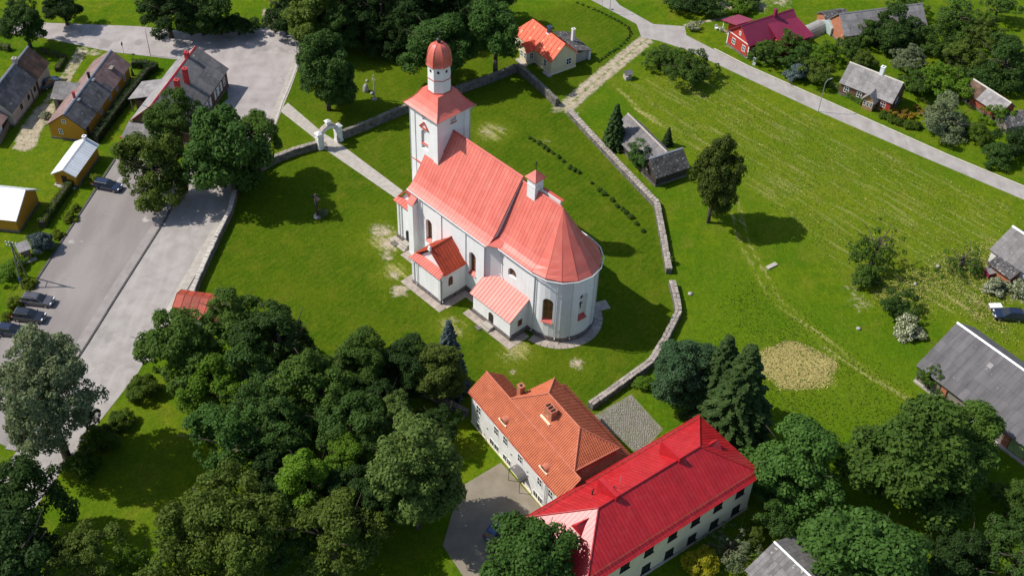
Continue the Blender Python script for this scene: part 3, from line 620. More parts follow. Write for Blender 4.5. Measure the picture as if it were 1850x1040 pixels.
APSE = [(6.3, 6.2)]+[(13.5+5.1*math.cos(t), VC+5.1*math.sin(t)) for t in th]+[(6.3, 16.4)]
chan = MB().prism([(x, y, 0) for x, y in APSE], (0, 0, 11.95)).build('chancel_wall', 'plaster', CH)
def apt(a, r=5.1): return (13.5+r*math.cos(rad(a)), VC+r*math.sin(rad(a)))
AW = [(-66, 3.7, 1.6, 4.3), (-6, 4.0, 1.5, 4.6), (54, 3.7, 1.6, 4.3)]
cuts = []
for a, z, w_, h in AW: cuts.append(arch_cut((*apt(a), z-.5), (math.cos(rad(a)), math.sin(rad(a)), 0), w_, h+.5, .6))
cuts.append(arch_cut((8.7, 6.2, 7.7), (0, -1, 0), 1.7, 1.6, .5))
cut(chan, cuts)
for a, z, w_, h in AW:
    n_ = (math.cos(rad(a)), math.sin(rad(a)), 0)
    if a == -6:                                                       # blind niche with a cross and a dark oval
        c, e = Vector((*apt(a, 4.53), z)), Vector((-n_[1], n_[0], 0)); N = Vector(n_)
        MB().obox(c+Vector((0, 0, 2.0))+N*.03, e*.06, N*.03, (0, 0, .62)).obox(c+Vector((0, 0, 2.3))+N*.035, e*.36, N*.03, (0, 0, .06)).build('wall_cross', 'iron', chan)
        MB().prism([c+e*.3*math.cos(t*PI/6)+Vector((0, 0, 3.75+.48*math.sin(t*PI/6)))+N*.01 for t in range(12)], N*.04).build('oval_window', 'void', chan)
        sill(chan, (*apt(a, 5.1), z+.1), n_, 1.5)
    else:
        wi = window(chan, (*apt(a, 4.6), z+.1), n_, w_-.05, h-.12, 'window_brown', 'glass_brown', True, (1, 2), .12, .07); sill(wi, (*apt(a), z+.1), n_, w_)
window(chan, (8.7, 6.62, 7.75), (0, -1, 0), 1.6, 1.5, 'window_brown', 'glass_brown', True, (1, 1), .1, .06)
pl = [(-12.45, 4.95), (4.26, 4.95), (6.4, 6.08)]+[apt(math.degrees(t), 5.25) for t in th]+[(6.4, 16.5), (4.26, 17.65), (-12.45, 17.65)]
MB().prism([(x, y, -.2) for x, y in pl], (0, 0, 1.05)).build('plinth', 'plinth', CH)
co_ = [(-12.5, 4.9), (4.28, 4.9), (6.4, 6.03)]+[apt(math.degrees(t), 5.32) for t in th]+[(6.4, 16.57), (4.28, 17.7), (-12.5, 17.7)]
MB().prism([(x, y, 11.45) for x, y in co_], (0, 0, .32)).build('cornice', 'plaster_grey', CH)
# pilasters
for u in (-6.0, -.62, 3.45, -11.0): MB().box(u-.65, u+.65, 4.97, 5.3, .85, 11.4).build('pilaster', 'plaster', CH); MB().box(u-.65, u+.65, 17.3, 17.63, .85, 11.4).build('pilaster', 'plaster', CH)
for a in (-38, 26):
    rr = [apt(a-6.5, 5.24), apt(a, 5.27), apt(a+6.5, 5.24), apt(a+6.5, 4.9), apt(a-6.5, 4.9)]
    MB().prism([(x, y, .85) for x, y in rr], (0, 0, 10.6)).build('pilaster', 'plaster_grey', CH)
for y, s in ((6.08, 1), (16.52, -1)): MB().box(12.1, 13.35, y, y+.3*s, .85, 11.4).build('pilaster', 'plaster', CH)
# curved roofs in standing-seam strips
def croof(prof, uA, uB, side, step, name, m='church_red'):
    """one side of a bell-cast roof: prof = (distance from the axis, z) from eave to ridge"""
    P = [Vector((0, VC+side*d, z)) for d, z in prof]; n = len(P)
    nrm = []
    for i in range(n):
        t = (P[min(n-1, i+1)]-P[max(0, i-1)]).normalized(); v = Vector((0, t.z, -t.y)); v = v if v.z > 0 else -v; nrm.append(v)
    def ring(u, lo, hi): return [Vector((u, 0, 0))+P[i]+nrm[i]*lo for i in range(n)]+[Vector((u, 0, 0))+P[i]+nrm[i]*hi for i in range(n-1, -1, -1)]
    deck = MB().loft([ring(uA, -.15, 0), ring(uB, -.15, 0)]).build(name, 'church_red_trim', CH)
    k = round((uB-uA)/step); st = (uB-uA)/k
    for i in range(k):
        a = uA+i*st
        MB().loft([ring(a+.03, .004, .03+rnd.uniform(0, .012)), ring(a+st-.02, .004, .03)]).loft([ring(a-.02, .004, .062), ring(a+.018, .004, .062)]).build('roof_strip', m, deck)
    return deck
PN = [(6.6, 11.9), (6.05, 12.2), (5.4, 12.8), (4.6, 13.85), (3.9, 15.0), (0, 21.0)]
PC = [(5.65, 12.0), (5.2, 12.2), (4.6, 12.65), (3.9, 13.5), (3.2, 14.65), (0, 20.3)]
for s in (-1, 1): croof(PN, -12.7, 4.95, s, .6, 'nave_roof'); croof(PC, 5.05, 12.9, s, .6, 'chancel_roof')
MB().prism([(-9.8, VC-.22, 20.93), (-9.8, VC, 21.16), (-9.8, VC+.22, 20.93)], (14.85, 0, 0)).build('ridge_cap', 'church_red_trim', CH)
MB().prism([(5.1, VC-.2, 20.24), (5.1, VC, 20.46), (5.1, VC+.2, 20.24)], (7.6, 0, 0)).build('ridge_cap', 'church_red_trim', CH)
PA_Z = (12.0, 12.6, 13.55, 14.55, 15.55, 20.3)                    # the apse end runs straighter than the sides
def apring(a, lo, prof=PC):
    c, s = math.cos(a), math.sin(a); out = []
    for (d, z), z2 in zip(prof, PA_Z): out.append(Vector((12.9+d*c*1.1, VC+d*s, z+(z2-z)*max(0, c)+lo)))
    return out
deckA = None; na = 8; mb = MB()
for i in range(na):
    a, b = -PI/2+PI*i/na, -PI/2+PI*(i+1)/na; A, B = apring(a, 0), apring(b, 0)
    for j in range(len(A)-1): mb.poly([A[j], B[j], B[j+1], A[j+1]] if j < len(A)-2 else [A[j], B[j], A[j+1]])
mb.poly([apring(-PI/2+PI*i/na, 0)[0] for i in range(na+1)])
deckA = mb.build('apse_roof', 'church_red_trim', CH)
for i in range(na):
    a, b = -PI/2+PI*i/na, -PI/2+PI*(i+1)/na; e_ = .006
    A, B, A2, B2 = apring(a+e_, .03), apring(b-e_, .03), apring(a+e_, .075), apring(b-e_, .075)
    A, B, A2, B2 = A[:-1], B[:-1], A2[:-1], B2[:-1]
    ap = Vector((12.9, VC, 20.36)); A2n = A2+[ap]; mb = MB()
    for j in range(len(A)-1): mb.poly([A2[j], B2[j], B2[j+1], A2[j+1]])
    mb.poly([A2[-1], B2[-1], ap]); mb.poly([A[0], B[0], B2[0], A2[0]])
    for j in range(len(A)-1): mb.poly([A[j], A2[j], A2[j+1], A[j+1]]); mb.poly([B[j], B2[j], B2[j+1], B[j+1]])
    r1 = [p+Vector((0, 0, .02)) for p in apring(a-.004, .03)[:-1]]; r2 = [p+Vector((0, 0, .02)) for p in apring(a+.004, .03)[:-1]]
    for j in range(len(r1)-1): mb.loft([[r1[j], r2[j], r2[j]+Vector((0, 0, .09)), r1[j]+Vector((0, 0, .09))], [r1[j+1], r2[j+1], r2[j+1]+Vector((0, 0, .09)), r1[j+1]+Vector((0, 0, .09))]])
    mb.build('roof_strip', 'church_red', deckA)
# little roofs over the canted corners, gutters, gables
for s in (-1, 1):
    a, b, c, d = (4.6, VC+s*6.6, 11.9), (6.6, VC+s*5.65, 12.0), (6.6, VC+s*4.6, 12.6), (4.95, VC+s*4.7, 12.6)
    MB().prism([a, b, c, d], (0, 0, .06)).build('corner_roof', 'church_red_trim', CH)
for uu, nm in ((4.45, 'gable_wall'), (-12.5, 'gable_wall')):
    MB().prism([(uu, VC+s*(d-.12), z-.14) for s, pr in ((-1, PN), (1, PN[::-1][1:])) for d, z in pr], (.42, 0, 0)).build(nm, 'plaster', CH)
gut = MB()
for y in (VC-6.72, VC+6.72): gut.tube((-12.7, y, 11.86), (4.8, y, 11.86), .1, n=6)
for y in (VC-5.8, VC+5.8): gut.tube((6.4, y, 11.95), (13.4, y, 11.95), .1, n=6)
for i in range(na): gut.tube((*apt(-90+i*180/na, 5.8), 11.95), (*apt(-90+(i+1)*180/na, 5.8), 11.95), .1, n=6)
gut.build('gutter', 'pipe', CH)
for x, y, o_ in ((-9.9, 5.1, (0, -.4)), (4.15, 5.1, (0, -.4)), (6.45, 6.2, (0, -.4)), (13.4, 6.15, (0, -.45))): downpipe(CH, x, y, .9 if x != 6.45 else 7, 11.8, o_)
for a in (-51, -28, 40): downpipe(CH, *apt(a), .9, 11.9, (math.cos(rad(a))*.45, math.sin(rad(a))*.45))
# raised grey vent along the far side of the chancel ridge
MB().box(8.6, 12.1, VC+.25, VC+.6, 19.6, 20.75).build('ridge_vent', 'plaster_grey', CH); MB().box(8.5, 12.3, VC+.35, VC+.8, 20.76, 20.84).build('vent_roof', 'church_red_trim', CH)
# ridge turret
TU = 7.4
tr_ = MB().box(TU-.78, TU+.78, VC-.78, VC+.78, 18.6, 22.3).build('ridge_turret', 'plaster', CH)
MB().box(TU-.84, TU+.84, VC-.84, VC+.84, 21.15, 21.27).box(TU-.9, TU+.9, VC-.9, VC+.9, 22.22, 22.36).build('turret_band', 'plaster_grey', tr_)
MB().loft([[(TU+x*r, VC+y*r, z) for x, y in ((-1, -1), (1, -1), (1, 1), (-1, 1))] for r, z in ((1.1, 22.37), (1.08, 22.43), (.6, 22.95), (.04, 23.6))]).build('turret_roof', 'church_red', tr_)
MB().tube((TU, VC, 23.5), (TU, VC, 25.0), .05).obox((TU, VC, 24.6), (.02, 0, 0), (0, .35, 0), (0, 0, .05)).build('turret_cross', 'iron', tr_)
# tower
t0, t1, s0, s1, TZ = -15.7, -9.7, VC-3, VC+3, 24.1
tw = MB().box(t0, t1, s0, s1, 0, TZ).build('tower_wall', 'plaster', CH)
UC = (t0+t1)/2
cut(tw, [arch_cut((UC, s0, 17.3), (0, -1, 0), 1.5, 3.5, .35), arch_cut((t1, VC, 22.6), (1, 0, 0), 1.1, 1.15, .35, False), arch_cut((UC, s0, 22.45), (0, -1, 0), .8, 1.3, .3)])
tp = MB().box(t0-.1, t0+.95, s0-.1, s0+.95, .8, 23.6).box(t1-.95, t1+.1, s0-.1, s0+.95, .8, 23.6).box(t1-.95, t1+.1, s1-.95, s1+.1, .8, 23.6).box(t0-.1, t0+.95, s1-.95, s1+.1, .8, 23.6).build('tower_pilasters', 'plaster', CH)
MB().box(t0-.28, t1+.28, s0-.28, s1+.28, 23.6, 24.0).box(t0-.45, t1+.45, s0-.45, s1+.45, 24.0, 24.16).build('tower_cornice', 'plaster_grey', CH)
nw = window(tw, (UC, s0+.3, 18.35), (0, -1, 0), 1.3, 2.35, 'plaster_grey', 'plaster', True, (0, 0), .1, .06, name='blind_window', sub='panel'); sill(nw, (UC, s0+.1, 18.4), (0, -1, 0), 1.5, .5, drop=.2)
ow = MB().prism([(UC+.26*math.cos(t*PI/6), s0+.24, 23.1+.45*math.sin(t*PI/6)) for t in range(12)], (0, -.05, 0)).build('oval_window', 'church_red_trim', tw)
MB().prism([(UC+.15*math.cos(t*PI/6), s0+.185, 23.1+.3*math.sin(t*PI/6)) for t in range(12)], (0, -.02, 0)).build('pane', 'plaster_grey', ow)
mb = MB(); za, zb_ = 21.15, 22.2
for (xa, z1, xb, z2) in ((-.95, za, .95, za), (-.95, za, 0, zb_), (.95, za, 0, zb_)):
    p, q = Vector((UC+xa, s0-.16, z1)), Vector((UC+xb, s0-.16, z2)); d = (q-p).normalized(); nn = Vector((-d.z, 0, d.x))
    mb.prism([p-nn*.09, q-nn*.09, q+nn*.09, p+nn*.09], (0, .155, 0))
mb.build('pediment', 'church_red_trim', tw)
bw = window(tw, (t1-.3, VC, 22.65), (1, 0, 0), 1.0, 1.0, 'plaster_grey', 'plaster_grey', False, (0, 0), .08, .04, name='blind_window', sub='panel'); sill(bw, (t1, VC, 22.62), (1, 0, 0), 1.1, .5, 'church_red_trim', .25)
MB().box(t0-.15, t1+.15, s0-.15, s1+.15, 14.3, 14.45).build('tower_band', 'church_red_trim', CH)
TP = [(3.75, 24.17), (3.4, 24.45), (2.9, 24.95), (2.3, 25.75), (1.75, 26.75)]
rf = MB().loft([[(UC+x*r, VC+y*r, z) for x, y in ((-1, -1), (1, -1), (1, 1), (-1, 1))] for r, z in TP]).build('tower_roof', 'church_red', CH)
mb = MB()
for x, y in ((-1, -1), (1, -1), (1, 1), (-1, 1)):
    for (r1, z1), (r2, z2) in zip(TP[:-1], TP[1:]): mb.tube((UC+x*r1, VC+y*r1, z1+.02), (UC+x*r2, VC+y*r2, z2+.02), .06, n=5)
mb.build('hip_seam', 'church_red_trim', rf)
for (x, y) in ((t0, s0), (t1, s0), (t1, s1)):
    sx, sy = (-1 if x == t0 else 1), (-1 if y == s0 else 1)
    MB().tube((x+sx*.75, y+sy*.75, 24.2), (x+sx*.12, y+sy*.12, 23.2), .06).tube((x+sx*.12, y+sy*.12, 23.2), (x+sx*.12, y+sy*.12, 12), .06).build('downpipe', 'pipe', CH)
ph = PI/8
la = MB().lathe(UC, VC, [(1.72, 26.3), (1.72, 31.1)], 8, ph).build('lantern', 'plaster', CH)
MB().lathe(UC, VC, [(1.84, 26.75), (1.84, 26.87)], 8, ph).lathe(UC, VC, [(1.8, 28.88), (1.8, 28.97)], 8, ph).build('lantern_band', 'church_red_trim', la)
MB().lathe(UC, VC, [(1.83, 30.85), (1.83, 31.06)], 8, ph).build('lantern_cornice', 'plaster_grey', la)
for i in range(8):
    a = ph+PI/8+i*PI/4; n_ = Vector((math.cos(a), math.sin(a), 0)); e = Vector((-n_.y, n_.x, 0)); c = Vector((UC, VC, 30.3))+n_*1.6
    MB().obox(c, e*.16, n_*.03, (0, 0, .2)).build('lantern_opening', 'void', la)
dprof = [(1.98, 31.07), (1.97, 31.13), (1.9, 31.3), (1.86, 31.55)]+[(1.86*math.cos(q*PI/36)**.8, 31.55+2.7*math.sin(q*PI/36)) for q in range(1, 17)]+[(.12, 34.26)]
dome = MB().lathe(UC, VC, dprof, 8, ph).build('dome', 'church_red', CH)
mb = MB(); dp = dprof[1:-1]
for i in range(8):
    a = ph+i*PI/4
    for (r1, z1), (r2, z2) in zip(dp[:-1], dp[1:]): mb.tube((UC+r1*math.cos(a), VC+r1*math.sin(a), z1), (UC+r2*math.cos(a), VC+r2*math.sin(a), z2), .045, n=5)
mb.build('dome_seam', 'church_red_trim', dome)
MB().lathe(UC, VC, [(.12, 34.2), (.3, 34.4), (.34, 34.6), (.28, 34.8), (.08, 34.95)], 10).tube((UC, VC, 34.9), (UC, VC, 36.2), .05).obox((UC, VC, 35.75), (.03, 0, 0), (0, .38, 0), (0, 0, .05)).build('dome_cross', 'iron', dome)
# narthex block with its gable to the side
n0, n1 = -16.3, -12.35
MB().box(n0+.2, n1, 5.2, 17.4, 0, 7.55).build('narthex_wall', 'plaster', CH); MB().box(n0+.05, n1, 5.05, 17.55, -.2, .8).build('plinth', 'plinth', CH)
un = (n0+n1)/2
MB().prism([(n0+.5, 6.0, 7.6), (n1-.3, 6.0, 7.6), (un, 6.0, 9.55)], (0, 10.6, 0)).build('narthex_gable', 'plaster', CH)
for ua, ub in ((n0-.1, un), (n1+.1, un)): slope(CH, [(ua, 5.6, 7.7), (ua, 17.0, 7.7), (ub, 17.0, 9.95), (ub, 5.6, 9.95)], 'church_red', .6, name='narthex_roof', piece='roof_strip', rib=.05)
slope(CH, [(n0-.15, 4.75, 7.5), (n1+.1, 4.75, 7.5), (n1-.1, 5.95, 7.85), (n0+.1, 5.95, 7.85)], 'church_red', .6, name='pent_roof', piece='roof_strip', rib=.04)
MB().box(n0+.05, n1, 4.95, 5.2, 7.15, 7.4).build('cornice', 'plaster_grey', CH)
for u in (n0+.65, n0+1.25): MB().box(u-.16, u+.16, 5.06, 5.25, .8, 7.1).build('pilaster', 'plaster_grey', CH)
door(CH, (-13.5, 5.12, .75), (0, -1, 0), 1.0, 2.1, 'void', True)
st_ = MB().box(-14.2, -12.8, 4.2, 5.04, 0, .7).box(-14.3, -12.7, 3.8, 4.2, 0, .45).box(-14.4, -12.6, 3.45, 3.8, 0, .22).build('steps', 'concrete', CH)
MB().box(-15.7, -14.6, 3.2, 4.1, .02, .16).build('step_slab', 'coping_dark', CH)
# buttress
bt = MB().prism([(-11.9, 4.0, 0), (-10.75, 4.0, 0), (-10.75, 5.1, 0), (-11.9, 5.1, 0)], (0, 0, 10.2)).build('buttress', 'plaster', CH)
MB().prism([(-11.98, 3.9, 10.05), (-10.67, 3.9, 10.05), (-10.67, 5.1, 11.3), (-11.98, 5.1, 11.3)], (0, 0, .12)).build('buttress_cap', 'church_red', bt)
# side porch
MB().box(-6.3, 0, .15, 5.1, 0, 5.35).build('porch_wall', 'plaster', CH); MB().box(-6.42, .12, .03, 5.1, -.2, .75).build('plinth', 'plinth', CH)
MB().prism([(-5.7, 1.15, 5.4), (-.6, 1.15, 5.4), (-3.15, 1.15, 7.9)], (0, 3.9, 0)).build('porch_gable', 'plaster', CH)
for ua in (-6.6, .3): slope(CH, [(ua, .75, 5.35), (ua, 5.1, 5.35), (-3.15, 5.1, 8.35), (-3.15, .75, 8.35)], 'porch_red', .55, name='porch_roof', piece='roof_strip', rib=.05)
slope(CH, [(-6.6, -.3, 5.3), (.3, -.3, 5.3), (-.1, 1.1, 5.75), (-6.2, 1.1, 5.75)], 'church_red', .45, name='pent_roof', piece='roof_strip', rib=.05)
MB().tube((-3.15, .7, 8.42), (-3.15, 5.1, 8.42), .1).build('ridge_cap', 'porch_red', CH)
MB().loft([[(-3.45, .65, 8.2), (-2.85, .65, 8.2), (-2.85, 1.0, 8.2), (-3.45, 1.0, 8.2)], [(-3.3, .7, 8.9), (-3.0, .7, 8.9), (-3.0, .95, 8.9), (-3.3, .95, 8.9)]]).tube((-3.15, .82, 8.85), (-3.15, .82, 9.6), .03).build('gable_finial', 'plaster', CH)
for u in (-6.15, -.15): MB().box(u-.25, u+.25, .02, .3, .75, 5.1).build('pilaster', 'plaster_grey', CH)
window(CH, (0, 2.1, 2.7), (1, 0, 0), .8, 1.7, 'window_brown', 'glass_brown', True, (1, 2), .08)
downpipe(CH, .05, .3, .7, 5.2, (.35, -.1)); downpipe(CH, -5.2, .15, .7, 5.2, (0, -.35))
MB().box(.1, .16, 2.6, 2.95, .25, .5).build('vent', 'void', CH)
# sacristy under a lean-to roof
sac = MB().prism([(4.4, 2.65, 0), (4.4, 6.2, 0), (4.4, 6.2, 5.7), (4.4, 2.65, 3.7)], (7.85, 0, 0)).build('sacristy_wall', 'plaster', CH)
MB().box(4.25, 12.4, 2.5, 6.2, -.2, .75).build('plinth', 'plinth', CH)
slope(CH, [(4.0, 2.3, 3.72), (12.5, 2.3, 3.72), (12.5, 6.15, 6.15), (4.0, 6.15, 6.15)], 'church_red', .62, name='sacristy_roof', piece='roof_strip', rib=.055)
door(CH, (8.25, 2.66, .6), (0, -1, 0), 1.0, 2.0, 'door_dark', True)
window(CH, (12.25, 4.6, 1.7), (1, 0, 0), .8, 1.2, 'window_brown', 'glass_brown', False, (1, 2), .08)
MB().box(7.4, 9.1, 1.6, 2.49, 0, .55).box(7.4, 9.1, 1.25, 1.6, 0, .28).build('steps', 'concrete', CH)
MB().box(6.9, 7.9, .6, 1.2, .02, .14).build('door_mat', 'coping_dark', CH)
# apron of paving slabs round the walls
AP = struct(MB().box(-16.6, -12.5, 3.9, 4.9, -.1, .03).build('church_apron', 'paving')); AP.parent = None
AP.matrix_world = Matrix.Translation((*(-10.59, 124.44), 0)) @ Matrix.Rotation(rad(-45.04), 4, 'Z')
def slabs(p, wd, st=1.15):
    for a, b in zip(p[:-1], p[1:]):
        A, B = Vector((*a, 0)), Vector((*b, 0)); d = B-A; L = d.length
        if L < .05: continue
        d.normalize(); n = Vector((-d.y, d.x, 0)); k = max(1, round(L/st)); s = L/k
        for i in range(k):
            c = A+d*(i+.5)*s; MB().prism([c-d*(s/2-.012)-n*wd/2, c+d*(s/2-.012)-n*wd/2, c+d*(s/2-.012)+n*wd/2, c-d*(s/2-.012)+n*wd/2], (0, 0, .05+rnd.uniform(0, .012))).build('paving_slab', 'paving', AP)
slabs([(-16.5, 4.35), (-11.0, 4.35)], 1.2); slabs([(-12.5, 3.3), (-7.8, 3.3)], 1.3); slabs([(-7.2, -.4), (-7.2, 4.4)], 1.3); slabs([(-7.8, -.55), (1.2, -.55)], 1.3); slabs([(.75, .15), (.75, 4.9)], 1.2)
slabs([(.2, 4.4), (4.2, 4.4)], 1.0); slabs([(3.6, 1.9), (13.6, 1.9)], 1.25); slabs([(13.05, 2.6), (13.05, 5.3)], 1.2)
slabs([apt(a, 5.95) for a in range(-86, 95, 9)], 1.35, 1.0)
slabs([apt(75, 7.3), apt(60, 7.3)], 1.8)
MB().box(17.2, 17.35, 5.6, 5.75, 0, .8).build('hydrant', 'lamp_red', CH, loc=(.6, 2.9, 0))

# ------------------------------------------------------------ the tile-roofed house
TH = thing('tiled_house', 'long white house with orange tiled two-tier roof beside the grove', 'house', (-4.93, 101.95), rad(-54.5))
MB().prism([(.15, .15, 0), (19.4, .15, 0), (19.4, 11.0, 0), (5.75, 11.0, 0), (5.75, 5.0, 0), (.15, 5.0, 0)], (0, 0, 6.1)).build('wall', 'plaster_old', TH); MB().prism([(.09, .09, -.2), (19.46, .09, -.2), (19.46, 11.06, -.2), (5.69, 11.06, -.2), (5.69, 5.06, -.2), (.09, 5.06, -.2)], (0, 0, .55)).build('plinth', 'plaster_pale', TH)
MB().box(5.6, 19.0, 2.9, 9.3, 6.1, 8.1).build('attic_wall', 'brick', TH)
MB().prism([(.2, .2, 6.0), (.2, 2.65, 8.0), (.2, 5.0, 6.0)], (.25, 0, 0)).build('gable_wall', 'plaster_old', TH)
rolls(TH, [(-.25, -.15, 6.05), (20.6, -.15, 6.05), (20.6, 2.65, 8.2), (-.25, 2.65, 8.2)], 'tile_orange')
rolls(TH, [(-.25, 5.4, 6.05), (5.5, 5.4, 6.05), (5.5, 2.65, 8.2), (-.25, 2.65, 8.2)], 'tile_orange')
rolls(TH, [(5.4, 2.66, 8.22), (19.25, 2.66, 8.22), (15.6, 5.95, 10.65), (9.0, 5.95, 10.65)], 'tile_orange')
rolls(TH, [(5.4, 9.6, 8.1), (19.25, 9.6, 8.1), (15.6, 5.95, 10.65), (9.0, 5.95, 10.65)], 'tile_orange')
rolls(TH, [(5.4, 2.66, 8.22), (5.4, 9.6, 8.1), (9.0, 5.95, 10.65)], 'tile_orange'); rolls(TH, [(19.25, 2.66, 8.22), (19.25, 9.6, 8.1), (15.6, 5.95, 10.65)], 'tile_orange')
rolls(TH, [(5.6, 11.35, 6.05), (19.9, 11.35, 6.05), (19.0, 9.2, 7.5), (5.6, 9.2, 7.5)], 'tile_orange')
rolls(TH, [(20.6, 2.4, 6.05), (20.6, 11.35, 6.05), (19.0, 9.2, 7.5), (19.0, 2.4, 7.5)], 'tile_orange')
cap = MB()
for a, b in (((-.25, 2.65, 8.27), (20.6, 2.65, 8.27)), ((5.4, 2.66, 8.3), (9.0, 5.95, 10.72)), ((9.0, 5.95, 10.72), (15.6, 5.95, 10.72)), ((15.6, 5.95, 10.72), (19.25, 2.66, 8.3)), ((15.6, 5.95, 10.72), (19.25, 9.6, 8.17)), ((9.0, 5.95, 10.72), (5.4, 9.6, 8.17)), ((19.0, 9.2, 7.55), (20.6, 11.35, 6.12)), ((19.25, 2.66, 8.27), (19.25, 9.6, 8.15))): cap.tube(a, b, .1, n=6)
cap.build('ridge_tiles', 'tile_cap', TH)
for u, z in ((1.89, 3.45), (6.07, 3.4), (8.17, 3.6), (11.53, 3.5), (15.85, 3.5), (18.16, 3.6)): window(TH, (u, .15, z), (0, -1, 0), 1.0, 1.5, 'window_white', 'glass', False, (1, 1), .08)
for u, z, ww in ((1.81, .45, .8), (5.18, .4, 1.0), (6.23, .4, 1.0), (8.3, .45, 1.0), (9.1, .45, 1.0), (15.2, .45, 1.0), (16.2, .45, 1.0)): window(TH, (u, .15, z), (0, -1, 0), ww, 1.15, 'window_white', 'glass', False, (1, 0), .07)
dr = door(TH, (12.1, .15, .05), (0, -1, 0), 1.3, 2.2, 'void')
mb = MB()
for i in range(8):
    a, b = PI*i/8, PI*(i+1)/8; mb.prism([(12.1+r*math.cos(t), .14, 2.15+.6*r*math.sin(t)) for r, t in ((1.25, a), (1.35, a), (1.35, b), (1.25, b))], (0, -1.25, 0))
mb.tube((10.9, .1, 2.1), (10.9, -1.1, 2.1), .04).tube((13.3, .1, 2.1), (13.3, -1.1, 2.1), .04).tube((13.3, -1.05, 2.1), (13.3, -1.05, 0), .05).tube((10.9, -1.05, 2.1), (10.9, -1.05, 0), .05).build('door_canopy', 'slate_mid', TH)
for u in (7.0, 16.0):                                                 # eyelid dormers
    d_ = MB().loft([[(u+.62*math.cos(PI*i/8), y, 6.72+.5*math.sin(PI*i/8)) for i in range(9)] for y in (.42, 2.2)]).build('eyelid_dormer', 'tile_cap', TH)
    MB().box(u-.85, u+.85, .32, .5, 6.5, 6.72).build('dormer_sill', 'plaster_pale', d_); MB().prism([(u+.5*math.cos(PI*i/8), .41, 6.73+.38*math.sin(PI*i/8)) for i in range(9)], (0, -.03, 0)).build('pane', 'glass', d_)
c_ = chimney(TH, 5.25, 4.35, 6.4, 9.5, .75, .75, 'brick_orange')
c_ = MB().box(10.6, 12.1, 4.2, 5.1, 8.8, 10.9).build('chimney', 'brick_orange', TH)
MB().box(10.55, 12.15, 4.15, 4.25, 10.903, 11.05).box(10.55, 12.15, 5.05, 5.15, 10.903, 11.05).box(10.55, 10.65, 4.25, 5.05, 10.903, 11.05).box(12.05, 12.15, 4.25, 5.05, 10.903, 11.05).box(11.0, 11.12, 4.25, 5.05, 10.903, 11.05).box(11.55, 11.67, 4.25, 5.05, 10.903, 11.05).build('chimney_crown', 'tile_cap', c_)
MB().box(10.7, 12.0, 4.3, 5.0, 10.904, 10.93).build('flue', 'void', c_); MB().box(10.35, 12.3, 3.75, 4.0, 8.95, 9.3).build('flashing', 'plaster_pale', c_)
gp = MB().tube((-.2, -.22, 6.0), (19.5, -.22, 6.0), .08, n=6); gp.build('gutter', 'rust_tin', TH); downpipe(TH, 17.2, .15, .3, 5.9, (0, -.35)); downpipe(TH, 17.45, .15, .3, 5.9, (0, -.3))
for u, z in ((4.0, 2.6), (9.6, 3.1), (13.2, 3.4), (13.3, 2.7)): MB().box(u-.1, u+.1, .03, .14, z, z+.22).build('wall_lamp', 'steel', TH)

# ------------------------------------------------------------ the red-roofed house
RH = thing('red_roofed_house', 'long cream two-storey house with bright red metal roof at the bottom', 'house', (10.9, 80.5), rad(37.6))
MB().box(-5.3, 21.2, -5.0, 5.2, 0, 7.2).build('wall', 'plaster_pale', RH); MB().box(-5.42, 21.32, -5.12, 5.32, -.2, .7).build('plinth', 'plaster_dull', RH)
EZ, RZ = 7.3, 11.0
rs = [slope(RH, p, 'metal_red', .5, piece='roof_strip', rib=.025) for p in (
    [(-5.9, -5.6, EZ), (21.8, -5.6, EZ), (15.8, 0, RZ), (0, 0, RZ)], [(-5.9, 5.8, EZ), (21.8, 5.8, EZ), (15.8, 0, RZ), (0, 0, RZ)],
    [(-5.9, -5.6, EZ), (-5.9, 5.8, EZ), (0, 0, RZ)], [(21.8, -5.6, EZ), (21.8, 5.8, EZ), (15.8, 0, RZ)])]
MB().tube((0, 0, RZ+.1), (15.8, 0, RZ+.1), .11).tube((15.8, 0, RZ+.1), (21.8, -5.6, EZ+.1), .09).tube((15.8, 0, RZ+.1), (21.8, 5.8, EZ+.1), .09).tube((0, 0, RZ+.1), (-5.9, -5.6, EZ+.1), .09).tube((0, 0, RZ+.1), (-5.9, 5.8, EZ+.1), .09).build('ridge_cap', 'metal_red', RH)
MB().box(-5.75, 21.65, -5.62, -5.5, EZ-.25, EZ-.06).box(-5.75, 21.65, 5.7, 5.82, EZ-.25, EZ-.06).box(21.66, 21.78, -5.5, 5.7, EZ-.25, EZ-.06).box(-5.88, -5.76, -5.5, 5.7, EZ-.25, EZ-.06).build('fascia', 'metal_red', RH)
for x in (19.0, 15.3, 11.6, 7.9, 4.2, .5, -3.2):
    for z in (4.45, .85): window(RH, (x, -5.0, z), (0, -1, 0), 1.35, 1.45, 'iron', 'glass', False, (1, 1), .07, sill='y')
for y in (-2.5, 2.5):
    for z in (4.45, .85): window(RH, (21.2, y, z), (1, 0, 0), 1.35, 1.45, 'iron', 'glass', False, (1, 1), .07); window(RH, (-5.3, y, z), (-1, 0, 0), 1.35, 1.45, 'iron', 'glass', False, (1, 1), .07)
for x in (12.4, 2.6):                                                 # big wedge-shaped chimney housings
    MB().prism([(x-.28, -.35, 10.4), (x-.28, -.35, 11.75), (x-.28, 3.0, 11.6), (x-.28, 3.0, 8.9)], (.56, 0, 0)).build('chimney_hood', 'metal_red', RH)
